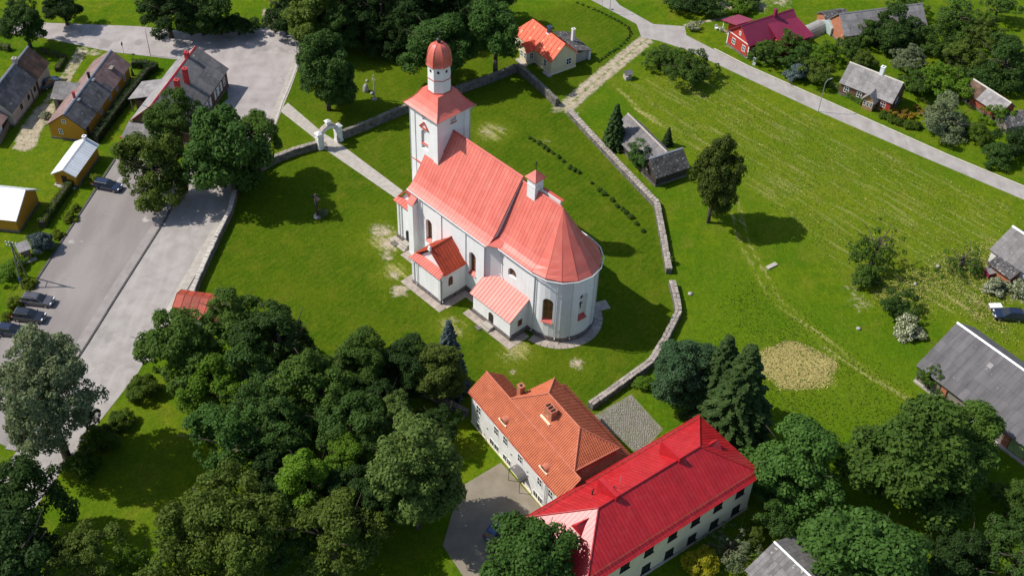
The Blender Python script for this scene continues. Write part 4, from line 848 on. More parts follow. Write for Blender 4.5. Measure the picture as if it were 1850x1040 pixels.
for (x, s) in ((17.9, 1), (-2.0, -1)):                                # triangular dormers on the hips
    zb2 = RZ-abs(x-(15.8 if s > 0 else 0))*3.7/6
    d_ = MB().loft([[(x+s*1.1, -1.0, zb2-.7), (x+s*1.1, 1.0, zb2-.7), (x+s*1.15, 0, zb2+.5)], [(x-s*.6, -.12, zb2+.2), (x-s*.6, .12, zb2+.2), (x-s*.9, 0, zb2+.52)]]).build('dormer', 'metal_red', RH)
sg = MB()
for k in range(30):
    x = -5.4+k*.92; sg.tube((x, -5.05, EZ+.35), (x, -5.05, EZ+.75), .022, n=4); sg.tube((x, 5.25, EZ+.35), (x, 5.25, EZ+.75), .022, n=4)
for y in (-5.05, 5.25): sg.tube((-5.4, y, EZ+.7), (21.3, y, EZ+.7), .02, n=4).tube((-5.4, y, EZ+.55), (21.3, y, EZ+.55), .02, n=4)
sg.build('snow_guard', 'wood_brown', RH)
for x, y in ((1.6, 2.9), (3.3, 2.6), (3.6, 1.6)): MB().tube((x, y, 8.8), (x, y, 9.9+.3*(3-y)), .09).tube((x, y, 9.9+.3*(3-y)), (x+.3, y+.1, 9.95+.3*(3-y)), .09).build('vent_pipe', 'iron', RH)
MB().tube((4.2, 1.2, 10.0), (4.2, 1.2, 12.6), .03).build('aerial', 'steel', RH)
MB().tube((-5.9, 5.92, EZ-.05), (21.8, 5.92, EZ-.05), .08, n=6).tube((-5.9, -5.72, EZ-.05), (21.8, -5.72, EZ-.05), .08, n=6).build('gutter', 'metal_red', RH)

# ------------------------------------------------------------ village houses and sheds
h = house('house', 'grey house with rusty brown roof end, left edge beside the parked blue car', 'house', (-89.0, 180.6), -94.9, 16, 3.3, 3.3, 3.0, 6.3, 'plaster_dull', 'slate', (1.15, 1.4),
      mats=lambda u, v: 'slate_rust' if u < 5.2 else 'slate', ridge='steel', wins=(('b', 9.2, 1.3, .8, 1.0, 'wood_dark'), ('b', 6.6, 1.3, .8, 1.0, 'wood_dark'), ('b', 12.2, 1.3, .8, 1.0, 'wood_dark')), chim=((5.4, 0, 7.0, .7, .7, 'plaster_dull'),), gable='wood_dark')
MB().box(5.3, 5.75, 2.93, 3.1, 0, 3.0).box(7.8, 8.0, 2.93, 3.0, 0, 3.0).build('wall_strip', 'wood_dark', h)
house('shed', 'small brown shed with rose roof at the left picture edge', 'shed', (-90.13, 165.07), -94, 6.5, 2, 2.1, 2.2, 3.3, 'wood_dark', 'slate_rose', (1.1, 1.2), ridge='steel', doors=(('b', 3.2, 1.2, 1.6, 'white_paint'),))
yh = house('house', 'long yellow wooden house with patchwork grey roof beside the thuja hedge', 'house', (-76.8, 161.1), 83.6, 20.7, 3.3, 3.8, 2.8, 5.5, 'wood_yellow', 'slate', (1.12, 1.1), oe=.45,
      mats=lambda u, v: 'slate_rose' if (u > 12.4 or (u > 11.3 and v > 2.2)) else 'slate', matsb=lambda u, v: 'slate_rose', ridge='steel', gable='wood_dark',
      wins=(('f', 7.3, 1.1, .8, 1.2), ('f', 11.5, 1.1, .8, 1.2), ('f', 14.6, 1.1, .8, 1.2), ('f', 18, 1.1, .8, 1.2), ('0', .4, 3.45, .75, .8), ('0', 1.4, 1.1, .7, 1.1)), doors=(('f', 1.5, .9, 1.9, 'wood_dark'),),
      chim=((5.0, .1, 6.6, .35, .35, 'chimney_red'), (11.3, .1, 6.5, .35, .35, 'void')))
for x in (5.0, 11.3): MB().box(x-.35, x+.35, -.8, .5, 5.2, 5.32).build('flashing', 'steel', yh)
MB().tube((16.8, -1.6, 4.2), (16.8, -1.6, 5.4), .03).tube((16.2, -1.2, 5.4), (17.6, -2.0, 5.4), .03).build('aerial', 'steel', yh)
MB().box(16.0, 17.2, -1.9, -1.2, 4.22, 4.6).build('roof_hatch', 'wood_grey', yh)
house('house_annex', 'grey slate-roofed annex on the driveway side of the long yellow house', 'annex', (-82.12, 172.73), -6, 5.6, 3.0, 1.6, 2.6, 4.2, 'wood_grey', 'slate_mid', (1.1, 1.1), zeb=3.3, ridge=None, doors=(('f', 1.5, .9, 1.8, 'wood_dark'),))
bh = house('house', 'big brown wooden house with red ridge and tall red chimneys', 'house', (-61.8, 161.9), 80.4, 19.3, 5.7, 4.6, 3.6, 7.5, 'wood_brown', 'slate_mid', (2.2, 1.75), mats=None, roofb='slate_light', ridge='chimney_red', gable='chimney_red',
      wins=[('f', x, 1.2, .9, 1.6) for x in (2.5, 5.0, 8.6, 10.2, 13.6, 15.2, 17.4)]+[('1', 0, 1.2, 1, 1.5)], chim=((15.6, .1, 8.4, .7, .7, 'chimney_red'), (9.8, -2.1, 8.9, .75, .75, 'chimney_red'), (6.6, -1.9, 8.6, .75, .75, 'chimney_red')))
for x in (7.9, 9.3, 10.9, 12.9, 14.3, 15.9): MB().box(x-.22, x+.22, -5.42, -5.31, 1.1, 2.9).build('shutter', 'window_white', bh)
slope(bh, [(7.2, 8.4, 2.7), (13.0, 8.4, 2.7), (13.0, 4.2, 3.9), (7.2, 4.2, 3.9)], 'slate_light', 1.1, 1.4, name='porch_roof')
for x in (7.5, 12.7): MB().box(x-.09, x+.09, 8.0, 8.18, 0, 2.6).build('post', 'wood_grey', bh)
MB().box(7.4, 12.8, 4.2, 7.2, 0, 2.6).build('porch_wall', 'wood_brown', bh)
slope(bh, [(-3.4, 4.9, 2.4), (-3.4, -.8, 2.4), (.2, -.8, 3.4), (.2, 4.9, 3.4)], 'slate_mid', 1.1, 1.2, name='lean_to_roof'); MB().box(-3.0, .35, -.5, 4.5, 0, 2.5).build('lean_to_wall', 'wood_dark', bh)
MB().box(-3.5, .2, 4.86, 5.0, 2.35, 2.5).build('fascia', 'chimney_red', bh)
ws = house('shed', 'narrow yellow shed with shiny white ribbed metal roof', 'shed', (-73.4, 148.5), 82.4, 9.0, 2.0, 2.3, 2.4, 3.6, 'wood_yellow', 'tin_white', (.62, None), rib=.04, oe=.3, ridge='white_paint', gable='white_paint', doors=(('0', .35, .9, 1.8, 'door_dark'),), chim=((8.5, 0, 4.2, .55, .55, 'white_paint'),))
MB().box(-.1, .9, 1.4, 2.3, -.1, .18).box(-.4, .25, -1.4, 1.6, -.1, .16).build('doorstep', 'concrete', ws)
house('barn', 'yellow barn with broad white roof at the left edge', 'barn', (-76.6, 141.2), 174.2, 13, 3.3, 4.8, 2.6, 5.0, 'wood_yellow', 'tin_white', (1.0, None), rib=.03, oe=.35, ridge='white_paint', gable='white_paint')
kk = thing('outhouse', 'tiny wooden outhouse with slanted grey roof beside the round blue spruce', 'outhouse', (-74.40, 131.26), rad(35))
MB().box(-.7, .7, -.6, .6, 0, 1.9).build('wall', 'wood_ochre', kk); slope(kk, [(-.95, -.9, 1.85), (.95, -.9, 1.85), (.95, .85, 2.4), (-.95, .85, 2.4)], 'slate_light', 1.0, .9); MB().box(-.35, .35, -.66, -.6, .1, 1.7).build('door', 'wood_grey', kk); MB().box(-1.3, 1.2, -1.5, -.7, -.1, .06).build('doorstep', 'concrete', kk)
rk = house('pavilion', 'low building with rusty red metal roof half hidden by the grove', 'building', (-48.33, 120.81), -8, 7.2, 3.4, 1.6, 2.3, 3.6, 'plaster_old', 'rust_tin', (1.15, None), zeb=2.9, rib=.05, ridge='rust_tin')
cc = house('cottage', 'cream cottage with orange ribbed roof on the mown lawn', 'cottage', (.55, 199.55), -54.2, 12.9, 3.1, 3.4, 3.0, 6.0, 'plaster_cream', 'orange_tin', (1.05, None), hip0=2.3, rib=.07, oe=.35, ridge='orange_tin', wins=(('f', 2.4, 1.0, .9, 1.4), ('f', 10.6, 1.0, .9, 1.4), ('1', 1.3, 1.1, 1.2, 1.4), ('0', 0, 1.1, 1, 1.4)), chim=((7.7, .1, 7.0, .7, .7, 'paint_steel'),), plinth='plaster_pale')
MB().box(7.3, 8.1, -.5, .1, 5.55, 5.75).build('flashing', 'white_paint', cc)
MB().box(4.9, 7.3, -4.6, -2.6, 0, 2.9).build('porch_wall', 'plaster_cream', cc); MB().prism([(4.9, -4.55, 2.9), (7.3, -4.55, 2.9), (6.1, -4.55, 4.0)], (0, 2.4, 0)).build('porch_gable', 'plaster_cream', cc)
for xa in (4.6, 7.6): slope(cc, [(xa, -4.9, 2.8), (xa, -2.2, 2.8), (6.1, -2.2, 4.25), (6.1, -4.9, 4.25)], 'orange_tin', .9, name='porch_roof', rib=.05)
for x in (5.5, 6.7): window(cc, (x, -4.6, 1.1), (0, -1, 0), .8, 1.3)
window(cc, (7.3, -3.6, 1.1), (1, 0, 0), .9, 1.3); MB().box(4.6, 7.6, -5.4, -4.6, -.1, .2).box(11.0, 13.0, -3.6, -2.75, -.1, .25).build('doorstep', 'concrete', cc)
ru = thing('ruined_shed', 'sagging dark roofed shed with pale chimney behind the cream cottage', 'shed', (.55, 199.55), rad(-54.2))
MB().box(4.6, 11.6, 3.6, 6.6, 0, 2.0).build('wall', 'plaster_dull', ru)
slope(ru, [(4.2, 7.4, 2.0), (12.0, 7.4, 1.8), (12.0, 3.6, 3.0), (4.2, 3.6, 3.2)], 'slate_mossy', 1.1, 1.1, jit=.06); MB().box(11.5, 12.0, 6.6, 7.1, 0, 1.9).build('post', 'plaster_old', ru)
chimney(ru, 8.0, 5.6, 1.8, 5.0, .55, .55, 'plaster_old')
mh = house('house', 'red wooden house with maroon metal roof by the village road', 'house', (41.9, 198.6), 32.7, 13.2, 3.2, 3.6, 3.0, 6.0, 'wood_red', 'maroon', (.55, None), rib=.02, oe=.35, ridge='maroon', gable='maroon', wins=(('0', 1.5, 1.0, .95, 1.25), ('0', -1.5, 1.0, .95, 1.25), ('0', .1, 3.7, .6, .8), ('f', 1.6, 1.1, .9, 1.1)), chim=((8.3, -.2, 7.2, .55, .55, 'maroon'),))
for y in (-2.9, 3.3): MB().box(.22, .4, y-.1, y+.1, .3, 3.1).build('corner_board', 'window_white', mh)
MB().box(.2, .32, -2.7, 3.2, 2.95, 3.07).build('trim_board', 'window_white', mh)
slope(mh, [(6.0, -5.8, 2.7), (14.3, -5.8, 2.7), (13.3, -1.0, 4.9), (6.0, -1.0, 5.1)], 'maroon', .55, name='wing_roof', rib=.02); MB().box(6.3, 13.0, -5.4, -2.8, 0, 2.85).build('wing_wall', 'wood_red', mh); door(mh, (7.5, -5.4, .2), (0, -1, 0), .9, 2, 'wood_red')
slope(mh, [(2.0, 7.8, 2.6), (6.4, 7.8, 2.6), (6.4, 3.3, 3.7), (2.0, 3.3, 3.7)], 'maroon', .55, name='porch_roof', rib=.02); MB().box(2.4, 2.55, 7.3, 7.45, 0, 2.6).box(5.9, 6.05, 7.3, 7.45, 0, 2.6).build('porch_post', 'window_white', mh); MB().box(3.4, 6.1, 3.3, 6.9, 0, 2.6).build('porch_wall', 'wood_red', mh)
fb = house('barn', 'long weathered grey barn at the top right corner', 'barn', (62.0, 205.2), 17.5, 18.5, 3.6, 3.4, 2.5, 5.6, 'brick_orange', 'slate_light', (1.15, 1.5), ridge='slate_light', doors=(('f', 3, 1.6, 2, 'wood_grey'),))
house('shed', 'small dark shed touching the far grey barn', 'shed', (60.06, 209.86), 22, 5.5, 2.0, 2.2, 1.9, 3.0, 'brick_orange', 'slate_mossy', (1.1, 1.1), ridge=None)
gh = thing('greenhouse', 'small glass greenhouse with pale green panes below the far barn', 'greenhouse', (60.78, 207.73), rad(25))
GL = bpy.data.materials.new('greenhouse_glass'); GL.use_nodes = True; gb = GL.node_tree.nodes['Principled BSDF']; gb.inputs['Base Color'].default_value = (.5, .62, .58, 1); gb.inputs['Roughness'].default_value = .08; gb.inputs['Alpha'].default_value = .62; MATS['greenhouse_glass'] = GL
gf = MB()
for x in (0, 1.2, 2.4, 3.6, 4.8):
    for s in (-1, 1): gf.tube((x, s*1.7, 0), (x, s*1.7, 1.7), .04, n=4).tube((x, s*1.7, 1.7), (x, 0, 2.6), .04, n=4)
gf.tube((0, 0, 2.6), (4.8, 0, 2.6), .04, n=4).tube((0, -1.7, 1.7), (4.8, -1.7, 1.7), .04, n=4).tube((0, 1.7, 1.7), (4.8, 1.7, 1.7), .04, n=4).build('frame', 'white_paint', gh)
for i in range(4):
    x = .06+i*1.2
    for s in (-1, 1): MB().prism([(x, s*1.7, 1.72), (x+1.08, s*1.7, 1.72), (x+1.08, 0, 2.6), (x, 0, 2.6)], (0, 0, .012)).build('pane', 'greenhouse_glass', gh); MB().box(x, x+1.08, s*1.7-.01, s*1.7+.01, .1, 1.68).build('pane', 'greenhouse_glass', gh)
for x in (0, 4.8): MB().prism([(x, -1.65, .1), (x, 1.65, .1), (x, 1.65, 1.7), (x, 0, 2.55), (x, -1.65, 1.7)], (.012, 0, 0)).build('pane', 'greenhouse_glass', gh)
pt = thing('polytunnel', 'pale film polytunnel between the maroon house and the greenhouse', 'polytunnel', (56.23, 205.68), rad(40))
MB().loft([[(x, 1.6*math.cos(PI*i/10), 2.0*math.sin(PI*i/10)) for i in range(11)] for x in (0, 1.2, 2.4, 3.6, 4.8)]).build('film', 'poly_film', pt)
mb = MB()
for x in (0, 1.6, 3.2, 4.8):
    for i in range(10): mb.tube((x, 1.63*math.cos(PI*i/10), 2.03*math.sin(PI*i/10)), (x, 1.63*math.cos(PI*(i+1)/10), 2.03*math.sin(PI*(i+1)/10)), .03, n=4)
mb.build('hoops', 'steel', pt)
gc = house('cottage', 'brown cottage with weathered grey shingle roof and orange flower bed', 'cottage', (60.9, 187.8), -36.6, 10.7, 3.0, 3.1, 2.4, 5.5, 'wood_brown', 'slate_light', (1.05, 1.05), ridge='edge_concrete', oe=.3, wins=(('f', 1.6, .9, 1.0, 1.1), ('f', 4.2, .9, 1.0, 1.1), ('f', 9.0, .9, 1.0, 1.1), ('1', 0, 1, .9, 1.1)), chim=((6.3, .1, 6.9, .7, .7, 'plaster'),))
MB().box(5.7, 7.7, -4.2, -2.6, 0, 2.0).build('porch_wall', 'wood_ochre', gc); MB().prism([(5.6, -4.15, 2.0), (7.8, -4.15, 2.0), (6.7, -4.15, 3.2)], (0, 1.6, 0)).build('porch_gable', 'wood_ochre', gc)
for xa in (5.3, 8.1): slope(gc, [(xa, -4.5, 1.9), (xa, -1.6, 1.9), (6.7, -1.4, 3.5), (6.7, -4.5, 3.5)], 'slate_light', 1.0, 1.0, name='porch_roof')
for x in (6.05, 6.7, 7.35): window(gc, (x, -4.2, .8), (0, -1, 0), .5, 1.0, mull=(0, 1), bar=.06)
MB().box(8.4, 10.3, -2.72, -2.66, .1, 2.2).build('wall_boards', 'wood_red', gc)
house('shed', 'low shed with pale and rusty roof among the bushes at the right edge', 'shed', (84.0, 186.4), -57, 9.0, 2.4, 2.2, 2.0, 3.8, 'brick', 'slate_light', (1.1, 1.1), ridge='edge_concrete', mats=lambda u, v: 'slate_rust' if u < 3.0 else 'slate_light', doors=(('f', 1.5, 1.1, 1.7, 'void'),))
house('shed', 'half collapsed dark shed in front of the pale shed at the right edge', 'shed', (87.01, 176.01), 18, 6, 1.8, 2.4, 1.4, 2.3, 'wood_grey', 'slate_mossy', (1.1, 1.0), zeb=1.6, ridge=None)
house('barn', 'old grey barn with lichened roof behind the churchyard wall', 'barn', (19.0, 169.7), -60.8, 12.5, 3.6, 2.9, 1.7, 4.5, 'wood_dark', 'slate_mid', (1.1, 1.2), ridge='coping')
house('shed', 'small dark shed with speckled roof at the end of the old barn', 'shed', (21.9, 156.8), 30.5, 6.9, 2.7, 2.4, 2.0, 4.4, 'wood_dark', 'slate_mossy', (.9, .8), ridge='steel', wins=())
rh2 = house('house', 'white house with grey slate roof cut off by the right edge', 'house', (77.8, 141.6), -54, 11, 4.3, 4, 2.6, 5.5, 'plaster_old', 'slate_mid', (1.1, 1.4), ridge='steel', wins=(('0', 0, 1, 1, 1.2), ('f', 3, .9, 1, 1.2), ('f', 7, .9, 1, 1.2)))
slope(rh2, [(1.6, -6.4, 1.9), (6, -6.4, 1.9), (6, -4.0, 2.7), (1.6, -4.0, 2.7)], 'slate_mossy', 1, 1, name='lean_to_roof'); MB().box(1.9, 5.8, -5.9, -3.9, 0, 2.0).build('lean_to_wall', 'brick_orange', rh2)
bb = house('barn', 'large barn with wide grey slate roof at the lower right edge', 'barn', (62.4, 117.3), -51.9, 22, 7.1, 6, 3.0, 7.5, 'wood_grey', 'slate_barn', (1.13, 1.7), ridge='steel', oe=.7)
for x in (4.8, 15.2, 18.6): MB().box(x-.45, x+.45, -6.6, -6.34, 0, 3.1).build('brick_pillar', 'brick_orange', bb)
MB().box(9.6, 10.7, -6.75, -6.34, 0, 2.5).build('white_pillar', 'plaster', bb); MB().box(.4, 21.6, -7.0, -6.6, -.2, .3).build('footing', 'concrete', bb); MB().box(15.75, 18.1, -6.5, -6.41, .3, 2.6).build('green_door', 'leaf_door' if 'leaf_door' in MATS else pm('leaf_door', (.3, .4, .16), (.22, .28, .12), 2, .8), bb)
for x, v in ((7.0, 5.1),):
    zz = 3+4.5*v/7.1; MB().prism([(x, -7.1+v-.3, zz-.19+.12), (x+.8, -7.1+v-.3, zz-.19+.12), (x+.8, -7.1+v+.3, zz+.19+.12), (x, -7.1+v+.3, zz+.19+.12)], (0, 0, .03)).build('patch_sheet', 'slate_light', bb)
house('shed', 'grey ribbed-roof shed at the bottom edge right of the red roof', 'shed', (32.3, 81.2), -52, 9, 4.5, 4, 2.9, 5.0, 'wood_grey', 'slate_mid', (.55, 1.5), ridge='steel')

# ------------------------------------------------------------ trees and bushes
nr = np.random.default_rng(11)
def unit(n):
    v = nr.normal(size=(n, 3)); return v/np.linalg.norm(v, axis=1)[:, None]
def leaf_mesh(name, pos, nrm, size):
    """one kite-shaped leaf face per point"""
    n = len(pos); t = unit(n); t = t-nrm*(t*nrm).sum(1)[:, None]; t /= np.linalg.norm(t, axis=1)[:, None]+1e-9; b = np.cross(nrm, t); s = size[:, None]
    v = np.stack([pos-t*s, pos-b*s*.62+nrm*s*.12, pos+t*s, pos+b*s*.62+nrm*s*.12], 1).reshape(-1, 3)
    me = bpy.data.meshes.new(name); me.vertices.add(n*4); me.vertices.foreach_set('co', v.astype(np.float32).ravel())
    me.loops.add(n*4); me.loops.foreach_set('vertex_index', np.arange(n*4, dtype=np.int32))
    me.polygons.add(n); me.polygons.foreach_set('loop_start', np.arange(0, n*4, 4, dtype=np.int32)); me.update(); me.validate()
    return me
def crown(name, R, Z, ncl, rc, leaf, dens, cutz=-.75, irr=.15, nl=9, taper=0., up=.35):
    """leafy crown: big lobes carry clumps, clumps carry leaves; R, Z = half width, half height"""
    P, N, S = [], [], []; lobes = []
    for i in range(nl):
        if i == 0: c = np.array([nr.uniform(-.15, .15)*R, nr.uniform(-.15, .15)*R, .5*Z]); r = .46*R
        elif i < 3: c = np.array([nr.uniform(-.2, .2)*R, nr.uniform(-.2, .2)*R, nr.uniform(-.2, .2)*Z]); r = .56*R
        else:
            a = 2*PI*i/(nl-3)+nr.uniform(-.45, .45); h_ = nr.uniform(-.6, .42); q = (.56+nr.uniform(-irr, irr))*(1-taper*max(0, h_))*math.sqrt(max(.2, 1-h_*h_))
            c = np.array([math.cos(a)*R*q, math.sin(a)*R*q, h_*Z]); r = nr.uniform(.32, .5)*R
        lobes.append((c, r))
    tot = sum(r*r for _, r in lobes)
    for c0, r0 in lobes:
        k_ = max(4, int(ncl*r0*r0/tot)); d = unit(k_*3); out = c0/np.array([R, R, Z]); out = out/(np.linalg.norm(out)+1e-6)
        d = d+out*.5; d /= np.linalg.norm(d, axis=1)[:, None]; d = d[d[:, 2] > cutz][:k_]
        for v in d:
            c = c0+v*r0*nr.uniform(.62, 1.0)*np.array([1, 1, min(1.15, Z/R)]); r = rc*nr.uniform(.5, 1.4)
            n = int(dens*r*r/leaf**2); u = unit(n); u = u+v*.5+np.array([0, 0, .3]); u /= np.linalg.norm(u, axis=1)[:, None]
            p = c+u*(r*nr.uniform(.6, 1.12, n))[:, None]*np.array([1, 1, .75])
            nn = u*.8+np.array([0, 0, up])+unit(n)*.6; nn /= np.linalg.norm(nn, axis=1)[:, None]
            P.append(p); N.append(nn); S.append(leaf*nr.uniform(.6, 1.4, n))
    return leaf_mesh(name, np.concatenate(P), np.concatenate(N), np.concatenate(S))
def spruce_crown(name, H, R, leaf=.22, per=1.0):
    P, N, S = [], [], []
    z = .06*H
    while z < H*.985:
        f_ = (1-z/H); r = R*f_**.85+.12; nb = max(5, int(15*f_)+4); ph = nr.uniform(0, 6)
        for k in range(nb):
            a = ph+2*PI*k/nb+nr.uniform(-.15, .15); L = r*nr.uniform(.75, 1.15); n = int(26*per*L/leaf*.28)+8
            t = np.sqrt(nr.uniform(.02, 1, n)); wd = (1-t)*.34*L+.06
            off = nr.uniform(-1, 1, n)*wd; rr = t*L
            x = rr*math.cos(a)-off*math.sin(a); y = rr*math.sin(a)+off*math.cos(a); zz = z-.22*rr-.10*rr**1.4+np.abs(off)*-.25+nr.uniform(-.08, .08, n)
            P.append(np.stack([x, y, zz], 1)); nn = np.array([math.cos(a)*.35, math.sin(a)*.35, 1.0])+unit(n)*.5; N.append(nn/np.linalg.norm(nn, axis=1)[:, None]); S.append(leaf*nr.uniform(.7, 1.3, n))
        z += .42*(.55+.6*f_)*max(.6, H/14)
    return leaf_mesh(name, np.concatenate(P), np.concatenate(N), np.concatenate(S))
CR = {}
def proto(key, R, Z, me): CR[key] = (R, Z, me)
for i in range(4):
    proto(f'broad{i}', 5, 4.6, crown('crown_broad', 5, 4.6, 190, .8, .165, 5.0, -.7, .16, 11))
    proto(f'maple{i}', 5, 5.2, crown('crown_maple', 5, 5.2, 150, 1.0, .19, 5.0, -.75, .2, 10))
for i in range(3):
    proto(f'loose{i}', 4, 3.4, crown('crown_loose', 4, 3.4, 150, .55, .13, 3.8, -.7, .3, 12))
for i in range(2):
    proto(f'tall{i}', 4, 7.5, crown('crown_tall', 4, 7.5, 330, .8, .17, 5.0, -.9, .1, 22, .25))
    proto(f'willow{i}', 6, 6, crown('crown_willow', 6, 6, 430, .8, .16, 3.8, -.85, .2, 18, up=.1))
    proto(f'ball{i}', 1.5, 1.2, crown('crown_ball', 1.5, 1.2, 120, .34, .075, 5.0, -.6, .05, 12))
    proto(f'bush{i}', 2, 1.5, crown('crown_bush', 2, 1.5, 90, .4, .09, 4.2, -.5, .3, 9))
    proto(f'tuft{i}', .6, .45, crown('crown_tuft', .6, .45, 26, .18, .055, 4.2, -.4, .3, 6))
proto('sparse', 4, 4.5, crown('crown_sparse', 4, 4.5, 95, .5, .14, 2.4, -.8, .4, 12))
proto('spruce0', 3, 13, spruce_crown('crown_spruce', 13, 3.0, .2)); proto('spruce1', 3, 11, spruce_crown('crown_spruce', 11, 3.1, .2)); proto('small_spruce', 1.6, 6, spruce_crown('crown_small_spruce', 6, 1.6, .14, 1.3))
TRUNKS = {}
def trunk_mesh(key, H, r, n_l=6, spread=1.0):
    mb = MB(); bend = [Vector((nr.uniform(-.15, .15), nr.uniform(-.15, .15), H*q)) for q in (0, .3, .6, 1)]; bend[0] = Vector((0, 0, -.2)); rs = [r*1.25, r, r*.8, r*.45]
    for i in range(3): mb.tube(bend[i], bend[i+1], rs[i], rs[i+1], 8)
    for i in range(n_l):
        a = 2*PI*i/n_l+nr.uniform(-.3, .3); z = H*nr.uniform(.45, .8); L = spread*nr.uniform(.7, 1.1)
        p = Vector((0, 0, z)); q = p+Vector((math.cos(a)*L, math.sin(a)*L, L*.75)); mb.tube(p, q, r*.42, r*.2, 6); e = q+Vector((math.cos(a+.4)*L*.7, math.sin(a+.4)*L*.7, L*.6)); mb.tube(q, e, r*.2, r*.07, 5)
    o = mb.build('trunk', 'bark', smooth=True); me = o.data; bpy.data.objects.remove(o); TRUNKS[key] = (H, me)
trunk_mesh('t', 8, .34, 7, 2.6); trunk_mesh('s', 3, .16, 6, 1.2); trunk_mesh('b', 1, .06, 5, .5); trunk_mesh('c', 8, .2, 0, 1)
NT = [0]
def tree(label, place, kind, leaf, asp=1.0, name='tree', cat='tree', group=None, tk=None, z=0, tilt=0):
    """place = (x, y, crown half width, height of the crown's middle)"""
    x, y, R, hc = place; R *= 1.13; Rp, Zp, me = CR[kind]; s = R/Rp; NT[0] += 1
    t = thing(name, label, cat, (x, y), 0, group, z)
    c = bpy.data.objects.new('crown', me); COL.objects.link(c); c.parent = t
    if not me.materials: me.materials.append(MATS[leaf])
    c.material_slots[0].link = 'OBJECT'; c.material_slots[0].material = MATS[leaf]
    c.scale = (s, s, s*asp); c.rotation_euler = (0, tilt, nr.uniform(0, 6.28))
    if 'spruce' in kind: c.location = (0, 0, .3); H_ = Zp*s*asp*.8
    else: c.location = (0, 0, hc); H_ = hc+Zp*s*asp*.25
    k_ = tk or ('c' if 'spruce' in kind else 't' if H_ > 5 else 's' if H_ > 1.6 else 'b'); H0, tm = TRUNKS[k_]
    tr = bpy.data.objects.new('trunk', tm); COL.objects.link(tr); tr.parent = t; w_ = max(.6, min(1.4, R/4.5)) if k_ in 'tc' else R/(1.8 if k_ == 's' else .8)
    tr.scale = (w_, w_, H_/H0)
    return t
# churchyard and gate
tree('tall dense tree standing right behind the white arched gate', (-34.11, 173.49, 4.26, 8), 'tall0', 'leaf_dark', 1.05)
tree('round tree half hidden behind the church tower dome', (-15.49, 183.62, 5.61, 8.5), 'maple0', 'leaf_maple', .85)
tree('lollipop tree with bare trunk beside the dark wall and cream cottage', (-4.71, 186.93, 4.84, 10), 'maple1', 'leaf_maple', 1.15)
tree('dark green tree covering the near end of the big brown house', (-56.59, 158.10, 4.39, 8), 'broad0', 'leaf_mid', 1.0)
tree('olive green tree overhanging the head of the parking lot', (-57.34, 145.21, 5.24, 7), 'broad1', 'leaf_olive', 1.15)
tree('big maple at the corner of the churchyard wall by the road', (-45.81, 148.24, 6.49, 9), 'maple2', 'leaf_maple', 1.05)
tree('slim maple with forked trunk right of the big corner maple', (-42.40, 153.07, 3.40, 8.5), 'maple0', 'leaf_mid', 1.0)
# top left
tree('tree beside the road at the top left corner', (-93.13, 190.02, 3.81, 6.5), 'broad2', 'leaf_dark', 1.1)
tree('dark tree cut by the top edge above the square', (-67.81, 195.75, 5.05, 6), 'broad0', 'leaf_deep', .9)
tree('dark tree with pale underside at the top edge left of the grassy gap', (-61.88, 197.47, 5.08, 6), 'broad1', 'leaf_dark', .9)
tree('round tree at the top edge left of the sunny meadow strip', (-88.92, 198.83, 3.42, 4.5), 'broad0', 'leaf_deep', .8)
for q, a in enumerate(((400,48,26,2), (430,45,26,2.2), (455,42,18,1.8))):
    pass
tree('leftmost of three dark bushes along the square kerb', (-58.46, 197.63, 2.79, 2), 'bush0', 'leaf_deep', .9, 'bush', 'bush', 'bushes above the square')
tree('middle one of three dark bushes along the square kerb', (-55.07, 197.96, 2.68, 2.2), 'bush1', 'leaf_deep', .9, 'bush', 'bush', 'bushes above the square')
tree('rightmost of three dark bushes along the square kerb', (-52.47, 198.57, 1.83, 1.6), 'bush0', 'leaf_deep', .9, 'bush', 'bush', 'bushes above the square')
WD = 'leafy tree in the dark wood behind the church tower'
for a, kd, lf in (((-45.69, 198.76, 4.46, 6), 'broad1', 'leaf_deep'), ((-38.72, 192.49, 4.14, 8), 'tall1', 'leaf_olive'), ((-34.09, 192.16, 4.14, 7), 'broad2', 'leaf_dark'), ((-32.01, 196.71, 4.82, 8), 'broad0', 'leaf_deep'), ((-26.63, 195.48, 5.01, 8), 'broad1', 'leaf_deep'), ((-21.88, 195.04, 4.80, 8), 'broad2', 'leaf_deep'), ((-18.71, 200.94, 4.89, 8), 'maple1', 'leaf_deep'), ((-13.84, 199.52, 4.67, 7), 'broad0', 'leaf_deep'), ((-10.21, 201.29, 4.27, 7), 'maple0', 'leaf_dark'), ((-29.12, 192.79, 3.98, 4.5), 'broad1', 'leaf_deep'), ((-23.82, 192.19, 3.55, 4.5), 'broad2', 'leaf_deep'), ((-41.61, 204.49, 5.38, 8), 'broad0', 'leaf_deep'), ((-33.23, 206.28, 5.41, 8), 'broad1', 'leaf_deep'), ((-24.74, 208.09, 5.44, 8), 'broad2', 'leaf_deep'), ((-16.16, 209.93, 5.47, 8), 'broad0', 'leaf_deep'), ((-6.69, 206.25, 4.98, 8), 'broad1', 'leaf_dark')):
    tree(WD, a, kd, lf, 1.0, 'tree', 'tree', 'wood behind the tower')
